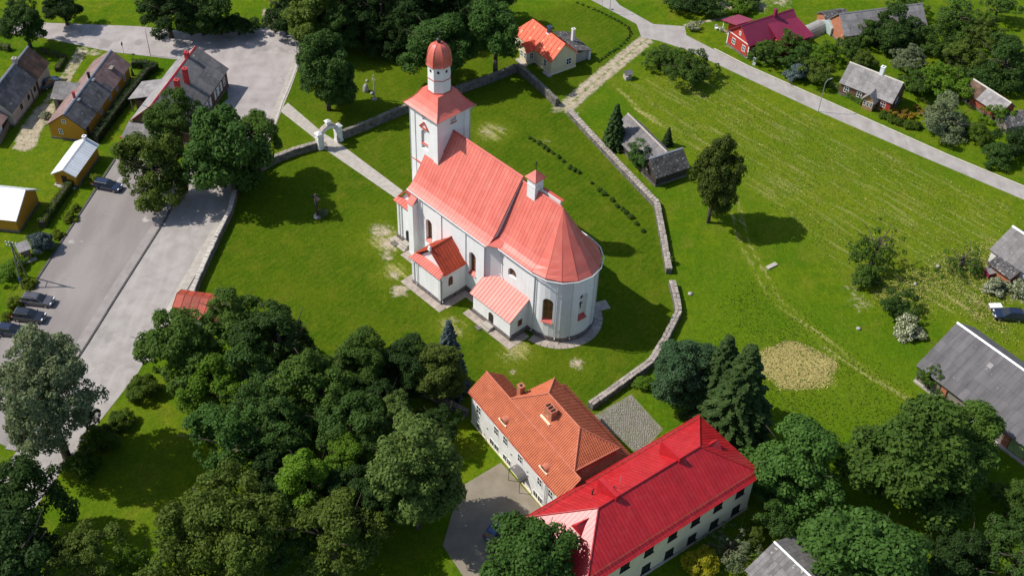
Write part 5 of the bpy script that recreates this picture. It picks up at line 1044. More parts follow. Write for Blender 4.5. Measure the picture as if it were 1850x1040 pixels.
# the grove in the lower left
tree('pale silvery willow standing over the parked cars', (-56.59, 93.44, 5.79, 13), 'willow0', 'leaf_silver', 1.25)
tree('slim dark tree on the verge under the silvery willow', (-54.21, 96.21, 1.56, 5), 'loose0', 'leaf_deep', 1.3)
tree('dark green tree at the left edge below the silvery willow', (-55.57, 79.71, 4.98, 9), 'broad0', 'leaf_dark', 1.0)
tree('dark tree in the bottom left corner', (-54.10, 71.96, 5.77, 10), 'broad1', 'leaf_deep', 1.0)
tree('olive tree at the bottom edge left of the dappled lawn', (-47.44, 72.84, 4.34, 7), 'loose1', 'leaf_olive', 1.0)
tree('small bright green tree at the bottom edge of the dappled lawn', (-42.56, 75.21, 2.68, 4), 'loose2', 'leaf_bright', .9)
tree('large dark oak at the upper left corner of the grove', (-42.88, 105.97, 5.28, 8), 'broad3', 'leaf_mid', 1.0)
tree('rounded tree above the rusty pavilion roof corner of the grove', (-37.73, 112.78, 3.78, 8), 'broad0', 'leaf_mid', 1.0)
tree('dense dark tree in the upper middle of the grove', (-30.68, 107.80, 4.87, 8.5), 'broad1', 'leaf_dark', 1.0)
tree('bright yellow green maple at the left side of the grove', (-37.63, 99.94, 4.16, 6.5), 'maple1', 'leaf_bright', .9)
tree('pointed dark tree at the right shoulder of the grove', (-19.22, 104.58, 2.91, 8.5), 'tall1', 'leaf_mid', .85)
tree('broad green tree in the centre of the grove', (-24.47, 99.42, 5.10, 8.5), 'broad2', 'leaf_mid', 1.0)
tree('dark tree behind the broad central tree of the grove', (-33.56, 102.94, 4.20, 7.5), 'broad0', 'leaf_dark', 1.0)
tree('green tree below the bright maple on the left of the grove', (-33.94, 90.66, 4.90, 7.5), 'broad1', 'leaf_maple', .95)
tree('shaded tree between the left grove trees and the bright maples', (-28.37, 93.58, 4.30, 7), 'broad2', 'leaf_dark', .95)
tree('large round tree on the right side of the grove', (-19.44, 94.53, 4.58, 7.5), 'broad3', 'leaf_dark', .95)
tree('bright lime green maple low in the middle of the grove', (-23.67, 85.02, 3.43, 8), 'maple2', 'leaf_bright', .95)
tree('smaller lime green maple leaning over the bright grove maple', (-19.68, 89.48, 2.44, 7.5), 'maple0', 'leaf_bright', 1.0)
tree('tall pale linden beside the courtyard', (-10.35, 84.76, 4.40, 11.5), 'tall1', 'leaf_linden', .95)
tree('small pale linden behind the tall courtyard linden', (-14.46, 97.98, 2.41, 7), 'broad2', 'leaf_linden', 1.0)
tree('brownish green tree left of the blue spruce', (-9.29, 104.74, 2.93, 7), 'tall0', 'leaf_brown', .75)
tree('dark green tree left of the brownish tree near the church', (-13.66, 105.30, 2.93, 7), 'tall1', 'leaf_deep', .8)
tree('blue spruce pointing above the brownish tree', (*(-8.06, 107.47), 2.6, 6), 'spruce1', 'leaf_blue', 1.25, 'spruce', 'spruce')
tree('huge olive green tree at the bottom of the grove', (-32.02, 75.86, 6.64, 8.5), 'willow1', 'leaf_olive', .9)
tree('dull green tree at the bottom middle of the grove', (-19.54, 77.91, 5.09, 7.5), 'broad0', 'leaf_olive', .95)
tree('dark tree at the bottom edge between the olive grove trees', (-26.68, 79.82, 4.27, 6.5), 'loose0', 'leaf_dark', .9)
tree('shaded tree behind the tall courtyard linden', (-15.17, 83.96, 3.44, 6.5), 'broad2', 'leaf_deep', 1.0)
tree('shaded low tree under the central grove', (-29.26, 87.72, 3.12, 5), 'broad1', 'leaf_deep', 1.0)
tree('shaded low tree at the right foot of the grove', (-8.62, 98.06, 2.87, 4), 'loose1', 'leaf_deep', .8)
tree('dark filler tree at the left heart of the grove', (-31.53, 97.54, 4.24, 7), 'broad2', 'leaf_dark', 1.0)
tree('deep green tree in the gap below the lime maples', (-18.09, 85.83, 3.35, 6), 'broad3', 'leaf_deep', 1.0)
tree('deep green tree between the central and right grove trees', (-16.24, 99.74, 3.15, 6.5), 'broad1', 'leaf_deep', 1.0)
tree('green maple in front of the red roof', (2.82, 76.09, 5.06, 7), 'maple3', 'leaf_maple', .95)
# right side
tree('round chestnut tree beside the end of the red-roofed house', (36.19, 91.13, 5.35, 6.5), 'maple3', 'leaf_maple', .85)
tree('great spreading chestnut in front of the large barn', (51.44, 91.15, 7.63, 8), 'maple0', 'leaf_mid', .85)
tree('upper limb of leafy chestnut growing nearest the large barn', (58.95, 97.59, 4.69, 6), 'maple1', 'leaf_mid', .8)
tree('bushy light green chestnut at the bottom edge', (41.80, 78.15, 7.16, 7), 'maple0', 'leaf_maple', .8)
tree('small shaded tree between the chestnuts and the red-roofed house', (33.39, 86.04, 2.31, 3), 'bush0', 'leaf_dark', 1.0)
tree('dark tree at the right bottom corner', (60.82, 79.72, 4.54, 6), 'loose1', 'leaf_dark', 1.0)
tree('loose tree at the right edge below the large barn', (64.05, 90.16, 2.90, 4), 'loose2', 'leaf_mid', 1.0)
tree('shaded tree at the bottom edge right of the light chestnut', (54.97, 81.18, 4.09, 4), 'broad1', 'leaf_deep', .9)
tree('thin greyish shrub in front of the cream house wall', (27.79, 82.30, 3.08, 2.2), 'sparse', 'leaf_silver', .65, 'shrub', 'shrub')
tree('bright yellow shrub at the bottom edge', (24.06, 80.01, 1.79, 1.5), 'ball0', 'leaf_yellow', 1.0, 'shrub', 'shrub')
tree('small green shrub behind the grey shed roof at the bottom', (30.71, 84.46, 1.49, 1.6), 'bush1', 'leaf_olive', 1.0, 'shrub', 'shrub')
tree('bluish green birch clump left of the dark spruces', (23.22, 106.52, 3.39, 7), 'tall1', 'leaf_bluegreen', .78)
tree('tall dark spruce nearest the red roof', (*(29.84, 100.29), 5.1, 6), 'spruce0', 'leaf_spruce', .74, 'spruce', 'spruce')
tree('slimmer dark spruce behind the tall one', (*(28.13, 105.36), 4.0, 6), 'spruce1', 'leaf_spruce', .9, 'spruce', 'spruce')
tree('tall narrow tree standing alone in the field beyond the stone wall', (31.39, 146.12, 3.22, 8.8), 'tall0', 'leaf_brown', 1.45, tilt=.13)
tree('ragged thin tree standing in the dry grass', (55.81, 136.58, 3.91, 5), 'sparse', 'leaf_mid', 1.15)
tree('low suckers at the foot of the ragged tree', (54.06, 132.64, 2.20, 1.6), 'bush1', 'leaf_mid', 1.0, 'bush', 'bush')
tree('dark apple tree left of the pair beside the road', (26.28, 191.86, 3.05, 2.2), 'loose0', 'leaf_mid', .8)
tree('larger apple tree right of the pair beside the road', (31.82, 188.35, 4.56, 2.6), 'loose1', 'leaf_mid', .8)
tree('small spruce at the left end of the old barn', (*(16.70, 166.03), 2.0, 3), 'small_spruce', 'leaf_spruce', 1.0, 'spruce', 'spruce')
tree('leafy tree covering the front of the old barn', (21.17, 160.54, 2.92, 2.6), 'loose2', 'leaf_maple', .95)
tree('tiny dark conifer behind the old barn', (*(26.17, 167.00), .9, 2), 'small_spruce', 'leaf_spruce', .9, 'spruce', 'spruce')
# gardens, upper right
GD = [((47.05, 195.40, 3.19, 2.2), 'loose0', 'leaf_mid', 'bushy tree in front of the maroon house'), ((52.05, 198.71, 3.22, 2.5), 'loose1', 'leaf_mid', 'fruit tree against the side of the maroon house'), ((53.07, 192.81, 3.16, 2), 'loose2', 'leaf_maple', 'green fruit tree between maroon house and grey cottage'),
 ((58.46, 196.58, 2.78, 2), 'loose0', 'leaf_bright', 'light green fruit tree in the garden right of the maroon house'), ((55.27, 189.81, 2.93, 1.8), 'bush0', 'leaf_olive', 'low bushes along the road left of the grey cottage'), ((52.23, 190.06, 2.30, 1.5), 'bush1', 'leaf_blue', 'bluish bush by the road left of the grey cottage'), ((63.60, 198.38, 2.79, 2), 'loose1', 'leaf_mid', 'small fruit tree just above the grey cottage'),
 ((73.48, 203.19, 4.99, 4), 'broad0', 'leaf_dark', 'big dark tree in front of the far grey barn'), ((67.10, 203.77, 2.83, 3), 'loose2', 'leaf_mid', 'small tree at the near wall of the far barn'), ((74.48, 194.82, 3.18, 2.6), 'loose0', 'leaf_silver', 'greyish apple tree above the grey cottage chimney'), ((80.53, 200.66, 4.10, 3), 'loose1', 'leaf_mid', 'fruit tree right of the big dark tree'), ((87.21, 208.94, 5.30, 4), 'loose2', 'leaf_mid', 'tree at the top edge near the right corner'),
 ((91.32, 204.59, 3.93, 3), 'loose0', 'leaf_olive', 'olive tree in the orchard near the top right corner'), ((96.89, 214.76, 3.38, 3), 'loose1', 'leaf_mid', 'rightmost tree at the top edge'), ((90.83, 191.04, 5.41, 4.5), 'broad1', 'leaf_dark', 'large dark tree above the pale shed'), ((85.00, 194.96, 4.02, 3), 'broad2', 'leaf_olive', 'rounded orchard tree left of the large dark tree'), ((78.58, 187.58, 4.35, 2.5), 'loose0', 'leaf_bright', 'spreading apple tree right of the grey cottage'),
 ((73.94, 187.08, 2.69, 2), 'bush0', 'leaf_mid', 'bush behind the right end of the grey cottage'), ((76.57, 174.98, 4.95, 3), 'loose2', 'leaf_silver', 'large greyish willow shrub by the road right of the flowers'), ((86.58, 178.30, 2.41, 1.8), 'loose1', 'leaf_bright', 'light green tree in front of the pale shed'), ((83.11, 165.78, 2.88, 1.8), 'bush1', 'leaf_dark', 'dark bush beside the road at the right edge'), ((87.51, 168.13, 3.29, 2.2), 'bush0', 'leaf_deep', 'dark bush at the right edge above the road'), ((65.77, 195.19, 2.55, 1.6), 'bush1', 'leaf_olive', 'bush behind the ridge of the grey cottage'),
 ((34.96, 214.97, 3.85, 2), 'bush0', 'leaf_deep', 'dark bush at the top edge right of the road fork'), ((31.06, 215.79, 3.40, 2), 'bush1', 'leaf_dark', 'bush at the top edge beside the road fork'), ((38.80, 213.02, 2.70, 1.5), 'bush0', 'leaf_dark', 'round bush in the vegetable garden at the top edge'), ((46.13, 217.68, 2.97, 1.5), 'bush1', 'leaf_mid', 'bush at the top edge above the pink porch roof'), ((44.04, 213.97, 2.04, 1.2), 'bush0', 'leaf_bright', 'light bush touching the pink porch roof'), ((86.60, 189.89, 3.13, 2), 'bush0', 'leaf_dark', 'dark bush at the upper end of the pale shed'), ((78.18, 214.39, 3.38, 3), 'loose0', 'leaf_mid', 'tree cut by the top edge behind the far barn'), ((82.15, 172.54, 2.56, 1.4), 'bush1', 'leaf_hedge', 'low garden bush left of the collapsed shed')]
for a, kd, lf, lb in GD: tree(lb, a, kd, lf, .85)
tree('thin apple tree beside the white house at the right edge', (70.00, 137.01, 2.92, 2.2), 'sparse', 'leaf_mid', .8)
tree('small dark tree left of the white hydrangea', (57.77, 126.53, 2.23, 1.8), 'bush0', 'leaf_dark', 1.1)
tree('small tree growing at the corner of the large barn', (58.93, 111.29, 1.85, 2.4), 'loose1', 'leaf_mid', 1.1)
for lb, a in (('flowering white hydrangea bush below the dry grass', (58.43, 122.36, 2.03, 1.1)), ('left one of two white flowering bushes by the white house', (73.82, 132.33, 1.44, 1)), ('right one of two white flowering bushes by the white house', (77.32, 132.41, 1.61, 1))): tree(lb, a, 'ball1', 'leaf_white', .9, 'flowering_bush', 'bush', 'white flowering bushes')
tree('pale flowering shrub by the road fork', (34.18, 206.62, 1.11, 0.7), 'bush0', 'leaf_white', 1, 'flowering_bush', 'bush'); tree('white flowering shrub behind the pink porch roof', (46.09, 215.57, 0.91, 0.9), 'ball0', 'leaf_white', 1, 'flowering_bush', 'bush')
tree('broad leafed plant beside the dirt drive', (-82.96, 167.64, 1.07, 0.6), 'bush1', 'leaf_white', .8, 'flowering_bush', 'bush')
# park shrubs, lot shrubs
for lb, a in (('round clipped shrub at the upper end of the park lawn', (-49.39, 104.37, 1.87, 1.2)), ('small clipped shrub on the park lawn near the road', (-50.87, 99.15, 1.39, 0.9)), ('upper one of two big clipped shrubs by the road', (-52.76, 95.06, 2.01, 1.3)), ('lower one of two big clipped shrubs by the road', (-53.75, 90.94, 1.97, 1.3))): tree(lb, a, 'ball0', 'leaf_hedge', .95, 'shrub', 'shrub', 'clipped shrubs on the park lawn')
for lb, a, asp in (('long golden shrub behind the parked navy wagon', (-69.40, 150.17, 1.18, 0.7), .8), ('golden shrub halfway along the parking lot kerb', (-70.35, 140.36, 1.05, 0.6), .8), ('tiny golden shrub above the halfway one at the kerb', (-70.26, 142.84, 0.71, 0.4), .8), ('golden shrub next to the round blue spruce', (-71.01, 136.24, 0.86, 0.5), .8), ('golden shrub beside the electricity pole', (-71.68, 124.79, 0.99, 0.6), .8), ('golden shrub above the grey parked car', (-72.40, 120.71, 1.13, 0.7), .8), ('golden shrub left of the grey parked car', (-72.59, 117.91, 0.88, 0.6), .8)): tree(lb, a, 'ball1', 'leaf_gold', asp, 'shrub', 'shrub', 'golden shrubs along the parking lot')
tree('round blue spruce beside the outhouse', (-72.56, 133.01, 1.61, 1.5), 'ball0', 'leaf_blue', 1.1, 'spruce', 'spruce')
for lb, a in (('vine covered mound at the left edge behind the parking lot', (-75.46, 126.68, 1.82, 0.9)), ('leafy vine patch below the electricity pole', (-74.89, 129.57, 1.17, 0.8))): tree(lb, a, 'bush0', 'leaf_bright', .7, 'bush', 'bush')
tree('dark round bush at the lower right wall end', (24.58, 135.69, 0.60, 0.7), 'tuft0', 'leaf_mid', 1.5, 'bush', 'bush'); tree('ivy bush against the curved wall', (18.97, 109.75, 1.54, 0.8), 'bush1', 'leaf_bright', .6, 'bush', 'bush')
ROW = 'small shrub in the planted row across the churchyard lawn'
for p in ((2.06, 167.34), (2.84, 166.57), (3.73, 165.64), (4.51, 164.72), (5.28, 163.80), (6.05, 163.05), (7.11, 162.00), (7.87, 160.94), (8.99, 159.13), (9.83, 158.41), (10.58, 157.84), (12.68, 155.08), (13.93, 153.36), (14.64, 152.37), (15.87, 150.69), (16.64, 149.14), (17.52, 148.48), (18.02, 147.51), (18.79, 146.57), (19.70, 144.94), (20.59, 143.19)):
    s = rnd.uniform(.38, .6); tree(ROW, (*p, s, s*.6), 'tuft0', 'leaf_mid', .9, 'shrub', 'shrub', 'shrub row on the churchyard lawn')
BED = [(11.08, 215.28), (14.45, 212.85), (16.87, 210.83), (19.15, 208.60), (21.16, 206.17), (21.60, 203.87), (20.61, 201.28), (18.73, 198.06), (17.05, 196.32), (15.70, 194.22), (14.37, 192.35)]
for a, b in zip(BED[:-1], BED[1:]):
    for q in (0, .33, .66): tree('tiny plant in the dotted edging of the cottage lawn', (a[0]+(b[0]-a[0])*q, a[1]+(b[1]-a[1])*q, .26, .15), 'tuft1', 'leaf_deep', .8, 'edging_plant', 'plant', 'dotted edging of the cottage lawn')
# flower bed of the cottage
for i, p in enumerate(((64.83, 182.08), (65.55, 181.59), (66.27, 181.10), (67.09, 180.62), (67.81, 180.14), (68.70, 180.02), (70.11, 179.95), (70.81, 179.46), (71.34, 178.61), (69.92, 178.16), (69.09, 178.99), (61.26, 185.49), (62.06, 184.81), (62.97, 184.14), (73.37, 180.89), (74.16, 179.87))):
    tree('clump of orange lilies in front of the grey cottage', (*p, .75, .4), 'tuft1', 'leaf_flower', .9, 'flower_clump', 'flowers', 'orange lilies by the grey cottage')
for i, p in enumerate(((66.51, 178.28), (67.51, 177.30), (68.72, 176.33), (70.32, 175.41), (71.77, 175.16))): tree('green bush in the roadside row below the lilies', (*p, 1.1, .6), 'bush1', 'leaf_hedge', .8, 'bush', 'bush', 'roadside bushes below the lilies')
# hedges
def hedge(label, pts, wd, ht, leaf, dens=70, lf=.1):
    P, N = [], []; o0 = pts[0]
    for a, b in zip(pts[:-1], pts[1:]):
        d = np.array([b[0]-a[0], b[1]-a[1]]); L = np.linalg.norm(d); d /= L; n = np.array([-d[1], d[0]]); m = int(L*(wd+2*ht)*dens)
        s = nr.uniform(-.1, L+.1, m); q = nr.uniform(-1, 1, m); f_ = nr.uniform(0, 1, m); bump = 1+.12*np.sin(s*2.3+nr.uniform(0, 6))+.1*np.sin(s*5.1)
        side = f_ < 2*ht/(wd+2*ht); sg = np.where(q > 0, 1, -1)
        y = np.where(side, sg*wd/2*bump, q*wd/2); z = np.where(side, nr.uniform(0, ht, m), ht*bump*(1-.12*q*q)); z = np.minimum(z, ht*1.15)
        p = np.stack([a[0]-o0[0]+d[0]*s+n[0]*y, a[1]-o0[1]+d[1]*s+n[1]*y, z], 1)+nr.normal(0, .06, (m, 3))
        nn = np.where(side[:, None], np.stack([n[0]*sg, n[1]*sg, np.full(m, .35)], 1), np.array([0, 0, 1.0]))+unit(m)*.55
        P.append(p); N.append(nn/np.linalg.norm(nn, axis=1)[:, None])
    P = np.concatenate(P); t = thing('hedge', label, 'hedge', o0); me = leaf_mesh('foliage', P, np.concatenate(N), lf*nr.uniform(.7, 1.3, len(P))); me.materials.append(MATS[leaf])
    o = bpy.data.objects.new('foliage', me); COL.objects.link(o); o.parent = t
    ribbon('inner_stems', [(x-o0[0], y-o0[1]) for x, y in pts], wd*.72, 'wood_dark', 0, ht*.82, t)
    return t
hedge('tall thuja hedge between the yellow house and the big brown house', [(-68.80, 182.95), (-69.69, 177.35), (-70.95, 170.21), (-72.21, 160.97)], 1.1, 1.7, 'leaf_deep')
hedge('short thuja hedge turning behind the yellow house garden', [(-72.37, 184.77), (-70.13, 184.93), (-67.71, 184.35), ((-68.50, 182.97))], 1.0, 1.5, 'leaf_deep')
hedge('clipped hedge between white-roofed sheds and the parking lot', [(-72.55, 150.42), (-73.37, 144.83), (-74.07, 138.12)], 1.1, 1.5, 'leaf_hedge')
hedge('garden hedge beside the grey house driveway', [(-91.19, 188.58), (-88.33, 187.82), (-85.51, 186.47), (-85.65, 182.27)], 1.0, 1.0, 'leaf_hedge')
hedge('low clipped hedge along the road before the grey cottage', [(57.60, 188.97), (60.20, 185.97), (63.31, 182.16)], 1.0, 1.0, 'leaf_bright')
hedge('dark hedge stretch at the top left edge', [(-98.80, 189.38), (-96.69, 188.75)], 1.2, 1.2, 'leaf_hedge')

# meadow tufts and hay: nobody could count them
def scatter(name, label, cat, polys, n, leaf, sz, hgt, streak=0, soft=4.0):
    P, N = [], []
    for poly, share in polys:
        xs = [p[0] for p in poly]; ys = [p[1] for p in poly]; m = int(n*share); c = 0
        x = nr.uniform(min(xs), max(xs), m*3); y = nr.uniform(min(ys), max(ys), m*3); keep = np.zeros(len(x), bool)
        for i in range(len(poly)):
            (ax, ay), (bx, by) = poly[i-1], poly[i]; q = (ay > y) != (by > y); keep ^= q & (x < (bx-ax)*(y-ay)/((by-ay) if by != ay else 1e-9)+ax)
        patch = .5+.5*np.sin(x*.31+2*np.sin(y*.17))*np.sin(y*.27+1.3*np.sin(x*.21)); keep &= nr.uniform(0, 1, len(x)) < .25+.75*patch
        if soft:
            dd = np.full(len(x), 1e9)
            for i in range(len(poly)):
                (ax, ay), (bx, by) = poly[i-1], poly[i]; tt = np.clip(((x-ax)*(bx-ax)+(y-ay)*(by-ay))/((bx-ax)**2+(by-ay)**2+1e-9), 0, 1); dd = np.minimum(dd, np.hypot(x-ax-tt*(bx-ax), y-ay-tt*(by-ay)))
            keep &= nr.uniform(0, 1, len(x)) < np.clip(dd/soft, 0, 1)
        if streak:
            u = (x+y)*.7071; v = (x-y)*.7071; f_ = .5+.26*np.sin(u*1.31+1.4*np.sin(v*.06)+1.1*np.sin(u*.37))+.24*np.sin(u*2.93+1.7*np.sin(v*.09+1)+.9*np.sin(u*.53)); keep &= nr.uniform(0, 1, len(x)) < f_**streak*(.1+.9*(np.sin(v*.17+u*.7+2*np.sin(u*.31)) > .1))
        x, y = x[keep][:m], y[keep][:m]
        P.append(np.stack([x, y, nr.uniform(.02, hgt, len(x))], 1)); nn = unit(len(x))*(.45 if leaf == 'hay_tuft' else 1)+np.array([0, 0, .9]); N.append(nn/np.linalg.norm(nn, axis=1)[:, None])
    P = np.concatenate(P); me = leaf_mesh(name, P, np.concatenate(N), sz*nr.uniform(.5, 1.5, len(P))); me.materials.append(MATS[leaf])
    o = bpy.data.objects.new(name, me); COL.objects.link(o); o['kind'] = 'stuff'; return tag(o, label, cat)
FIELD = [(17.64, 186.07), (32.62, 197.49), (54.78, 178.34), (85.06, 154.08), (83.75, 149.66), (66.24, 133.84), (56.28, 127.11), (47.85, 136.58), (37.01, 155.46), (25.82, 168.96)]
DRY = [(58.10, 135.91), (83.75, 149.66), (74.36, 117.80), (66.12, 126.49), (58.60, 122.55), (51.68, 129.26)]
LUSH = [(24.76, 118.37), (34.77, 135.80), (41.87, 131.15), (57.71, 111.53), (68.34, 97.41), (63.54, 81.13), (41.80, 91.62), (34.69, 102.27)]
scatter('field_grass', 'short green grass of the mown field', 'grass', [(FIELD, 1)], 16000, 'grass_tuft', .10, .10)
scatter('field_straw', 'rows of dry cut grass on the mown field', 'hay', [(FIELD, 1)], 24000, 'hay_tuft', .085, .04, 5, 2.0)
scatter('rough_grass', 'rough tall grass around the dry corner', 'grass', [(DRY, .5), (LUSH, .5)], 20000, 'nettle', .11, .2)
scatter('dry_stalks', 'dry yellow stalks near the white house', 'grass', [(DRY, 1)], 7000, 'hay_tuft', .1, .25)
hp = [(x+math.cos(t*PI/9)*a*(1+.12*math.sin(t*2.1)), y+math.sin(t*PI/9)*b*(1+.1*math.sin(t*1.7))) for (x, y), a, b in (((41.05, 114.66), 6.1, 5.0),) for t in range(18)]
scatter('hay_patch', 'round patch of yellow hay spread on the meadow', 'hay', [(hp, 1)], 17000, 'hay_tuft', .1, .07, 0, 1.8)

# ------------------------------------------------------------ cars
def car(label, p, az, paint, L=4.6, W=1.82, H=1.5, kind='wagon', group=None):
    t = thing('car', label, 'car', p, rad(az), group, .136 if group == 'cars in the parking lot' else .02 if kind != 'grass' else 0)
    f_, r_ = L/2, -L/2; bz = H*.6
    side = [(r_+.05, .32), (r_, .55), (r_+.03, bz-.02), (r_+.25, bz+.02), (f_-1.25, bz), (f_-.35, bz-.14), (f_-.03, bz-.3), (f_, .5), (f_-.08, .3)]
    b = MB(); ring = lambda y, s: [(x*s, y, .3+(z-.3)*(1 if s == 1 else .97)) for x, z in side]
    b.loft([ring(-W/2, .975), ring(-W/2+.1, 1), ring(W/2-.1, 1), ring(W/2, .975)]); body = b.build('body', paint, t)
    ca, cb, cc_, cdd = (r_+.12, r_+.42, f_-2.05, f_-1.2) if kind != 'sedan' else (r_+.75, r_+1.35, f_-2.1, f_-1.25)
    lo = [(ca, bz), (cdd, bz)]; w0, w1 = W/2-.08, W/2-.26
    cab = MB().loft([[(ca, -w0, bz-.01), (cdd, -w0, bz-.01), (cdd, w0, bz-.01), (ca, w0, bz-.01)], [(cb, -w1, H-.06), (cc_, -w1, H-.06), (cc_, w1, H-.06), (cb, w1, H-.06)], [(cb+.15, -w1+.12, H), (cc_-.15, -w1+.12, H), (cc_-.15, w1-.12, H), (cb+.15, w1-.12, H)]]).build('cabin', paint, t)
    def pane(q, nm='window'):
        q = [Vector(v) for v in q]; n = (q[1]-q[0]).cross(q[2]-q[0]).normalized(); c = sum(q, Vector())/len(q)
        if n.dot(c-Vector((0, 0, H*.5))) < 0: n = -n
        MB().prism([c+(v-c)*.9+n*.004 for v in q], n*.012).build(nm, 'glass', cab)
    pane([(cdd, -w0, bz), (cdd, w0, bz), (cc_, w1, H-.07), (cc_, -w1, H-.07)], 'windscreen'); pane([(ca, -w0, bz), (ca, w0, bz), (cb, w1, H-.07), (cb, -w1, H-.07)], 'rear_window')
    for s in (-1, 1):
        m_, mt = (ca+cdd)/2, (cb+cc_)/2; lerp = lambda a, b, q: a+(b-a)*q
        for (x0_, x1_, y0_, y1_) in ((ca+.15, m_-.05, cb+.1, mt-.05), (m_+.05, cdd-.2, mt+.05, cc_-.1)): pane([(x0_, s*w0, bz+.03), (x1_, s*w0, bz+.03), (y1_, s*w1, H-.1), (y0_, s*w1, H-.1)])
        MB().obox((cdd-.15, s*(W/2+.06), bz+.05), (.06, 0, 0), (0, .1, 0), (0, 0, .06)).build('mirror', paint, t)
        MB().obox((f_-.12, s*(W/2-.32), bz-.24), (.09, 0, 0), (0, .2, 0), (0, 0, .07)).build('headlight', 'lamp_clear', t); MB().obox((r_+.06, s*(W/2-.2), bz-.1), (.07, 0, 0), (0, .14, 0), (0, 0, .13)).build('tail_light', 'lamp_red', t)
        for x in (f_-.85, r_+.85):
            wz = .33; ty = MB().tube((x, s*(W/2-.21), wz), (x, s*(W/2+.01), wz), wz, n=16).build('wheel', 'tyre', t); MB().tube((x, s*(W/2+.0), wz), (x, s*(W/2+.025), wz), wz*.62, n=12).build('rim', 'rim', ty)
        MB().tube((cb+.2, s*(w1-.08), H+.05), (cc_-.3, s*(w1-.08), H+.05), .025, n=5).build('roof_rail', 'iron', t)
    MB().box(f_-.02, f_+.012, -.26, .26, .42, .53).build('number_plate', 'plate', t); MB().box(r_-.012, r_+.02, -.26, .26, .62, .73).build('number_plate', 'plate', t)
    MB().box(f_-.05, f_+.01, -.5, .5, .56, .72).build('grille', 'iron', t)
    return t
CL = 'cars in the parking lot'
car('navy estate car parked alone at the top of the parking lot', (-66.73, 148.58), -13, 'paint_navy', 4.7, group=CL)
car('dark grey estate car, topmost of the three parked side by side', (-69.28, 121.27), -5, 'paint_grey', 4.7, group=CL)
car('black suv, middle of the three cars parked side by side', (-69.39, 117.90), -5, 'paint_black', 4.6, 1.85, 1.6, group=CL)
car('navy hatchback half under the silvery willow', (-70.84, 114.89), -4, 'paint_navy', 4.3, group=CL)
car('blue car parked beside the grey house at the far left', (-85.71, 177.65), 62, 'paint_steel', 4.4, kind='sedan')
car('black car parked in the shady courtyard, sky reflection painted blue', (-0.58, 84.73), 60, 'paint_sky_reflection', 4.3)  # black car: the sky's blue reflection is put into its paint colour
car('navy suv parked on the dry grass at the right edge', (74.43, 126.49), 176, 'paint_navy', 4.5, 1.85, 1.6, 'grass')

# ------------------------------------------------------------ posts, lamps, small things
def street_lamp(label, p, az, Hh, reach=.9, m='steel'):
    t = thing('street_lamp', label, 'street lamp', p, rad(az)); MB().tube((0, 0, -.2), (0, 0, Hh*.9), .08, .05).build('pole', m, t)
    MB().tube((0, 0, Hh*.9), (reach*.4, 0, Hh), .05, .04).tube((reach*.4, 0, Hh), (reach, 0, Hh+.08), .04).build('arm', m, t)
    MB().loft([[(reach-.1, -.09, Hh+.04), (reach+.5, -.06, Hh+.12), (reach+.5, .06, Hh+.12), (reach-.1, .09, Hh+.04)], [(reach-.1, -.07, Hh+.16), (reach+.45, -.05, Hh+.2), (reach+.45, .05, Hh+.2), (reach-.1, .07, Hh+.16)]]).build('lamp_head', 'steel', t)
street_lamp('curved street lamp beside the village road near the grey cottage', (54.73, 179.22), 25, 6.7)
street_lamp('slim lamp post on the grass verge below the top left road', (-70.13, 188.98), 95, 5.6)
street_lamp('slim lamp post at the right kerb of the square beside the tall tree', (-41.62, 186.46), 185, 7.0)
street_lamp('lamp post on the lawn corner at the top road', (17.57, 211.54), 20, 4.2)
sp_ = thing('sign_post', 'small dark road sign on the verge left of the lamp post', 'sign', (-75.28, 189.38)); MB().tube((0, 0, -.1), (0, 0, 2.3), .04).build('post', 'steel', sp_); MB().box(-.05, .05, -.3, .3, 1.8, 2.4).build('sign_board', 'iron', sp_)
s2 = thing('sign_post', 'round road sign beside the top road near the cottage lawn', 'sign', (16.05, 213.43)); MB().tube((0, 0, -.1), (0, 0, 2.4), .04).build('post', 'steel', s2); MB().tube((-.03, 0, 2.5), (.03, 0, 2.5), .32, n=16).build('sign_board', 'steel', s2)
pp = thing('electricity_pole', 'wooden a-frame electricity pole with insulators beside the parking lot', 'pole', (-72.69, 124.21))
q_ = Vector((-72.93, 127.03))-Vector((-72.69, 124.21)); apx = Vector((q_.x/2, q_.y/2, 8.0))
MB().tube((0, 0, -.3), apx, .13, .1).tube((q_.x, q_.y, -.3), apx-Vector((0, 0, .2)), .13, .1).tube(Vector((0, 0, 0)).lerp(apx, .5), Vector((q_.x, q_.y, 0)).lerp(apx, .5), .06).build('poles', 'timber_pole', pp)
MB().tube(apx+Vector((-.9, .2, -.3)), apx+Vector((.9, -.2, -.3)), .06).tube(apx+Vector((-.7, .15, -.9)), apx+Vector((.7, -.15, -.9)), .05).build('crossarm', 'timber_pole', pp)
for dx in (-.8, -.3, .3, .8):
    for dz in (-.2, -.8): MB().lathe(apx.x+dx, apx.y-dx*.22, [(.05, apx.z+dz-.1), (.1, apx.z+dz), (.1, apx.z+dz+.1), (.04, apx.z+dz+.22)], 8).build('insulator', 'plate', pp)
c = Vector((0, 0, 0)).lerp(apx, .22); MB().box(c.x-.16, c.x+.16, c.y-.2, c.y-.14, c.z-.2, c.z+.25).build('blue_sign', 'blue_sign', pp)
cr = thing('wooden_cross', 'tall dark wooden cross with carved figure on the churchyard lawn', 'cross', (-31.68, 143.67), rad(-45))
MB().box(-.17, .17, -.14, .14, 0, 4.6).build('post', 'wood_dark', cr); MB().box(-.85, .85, -.12, .12, 3.5, 3.78).build('crossbeam', 'wood_dark', cr)
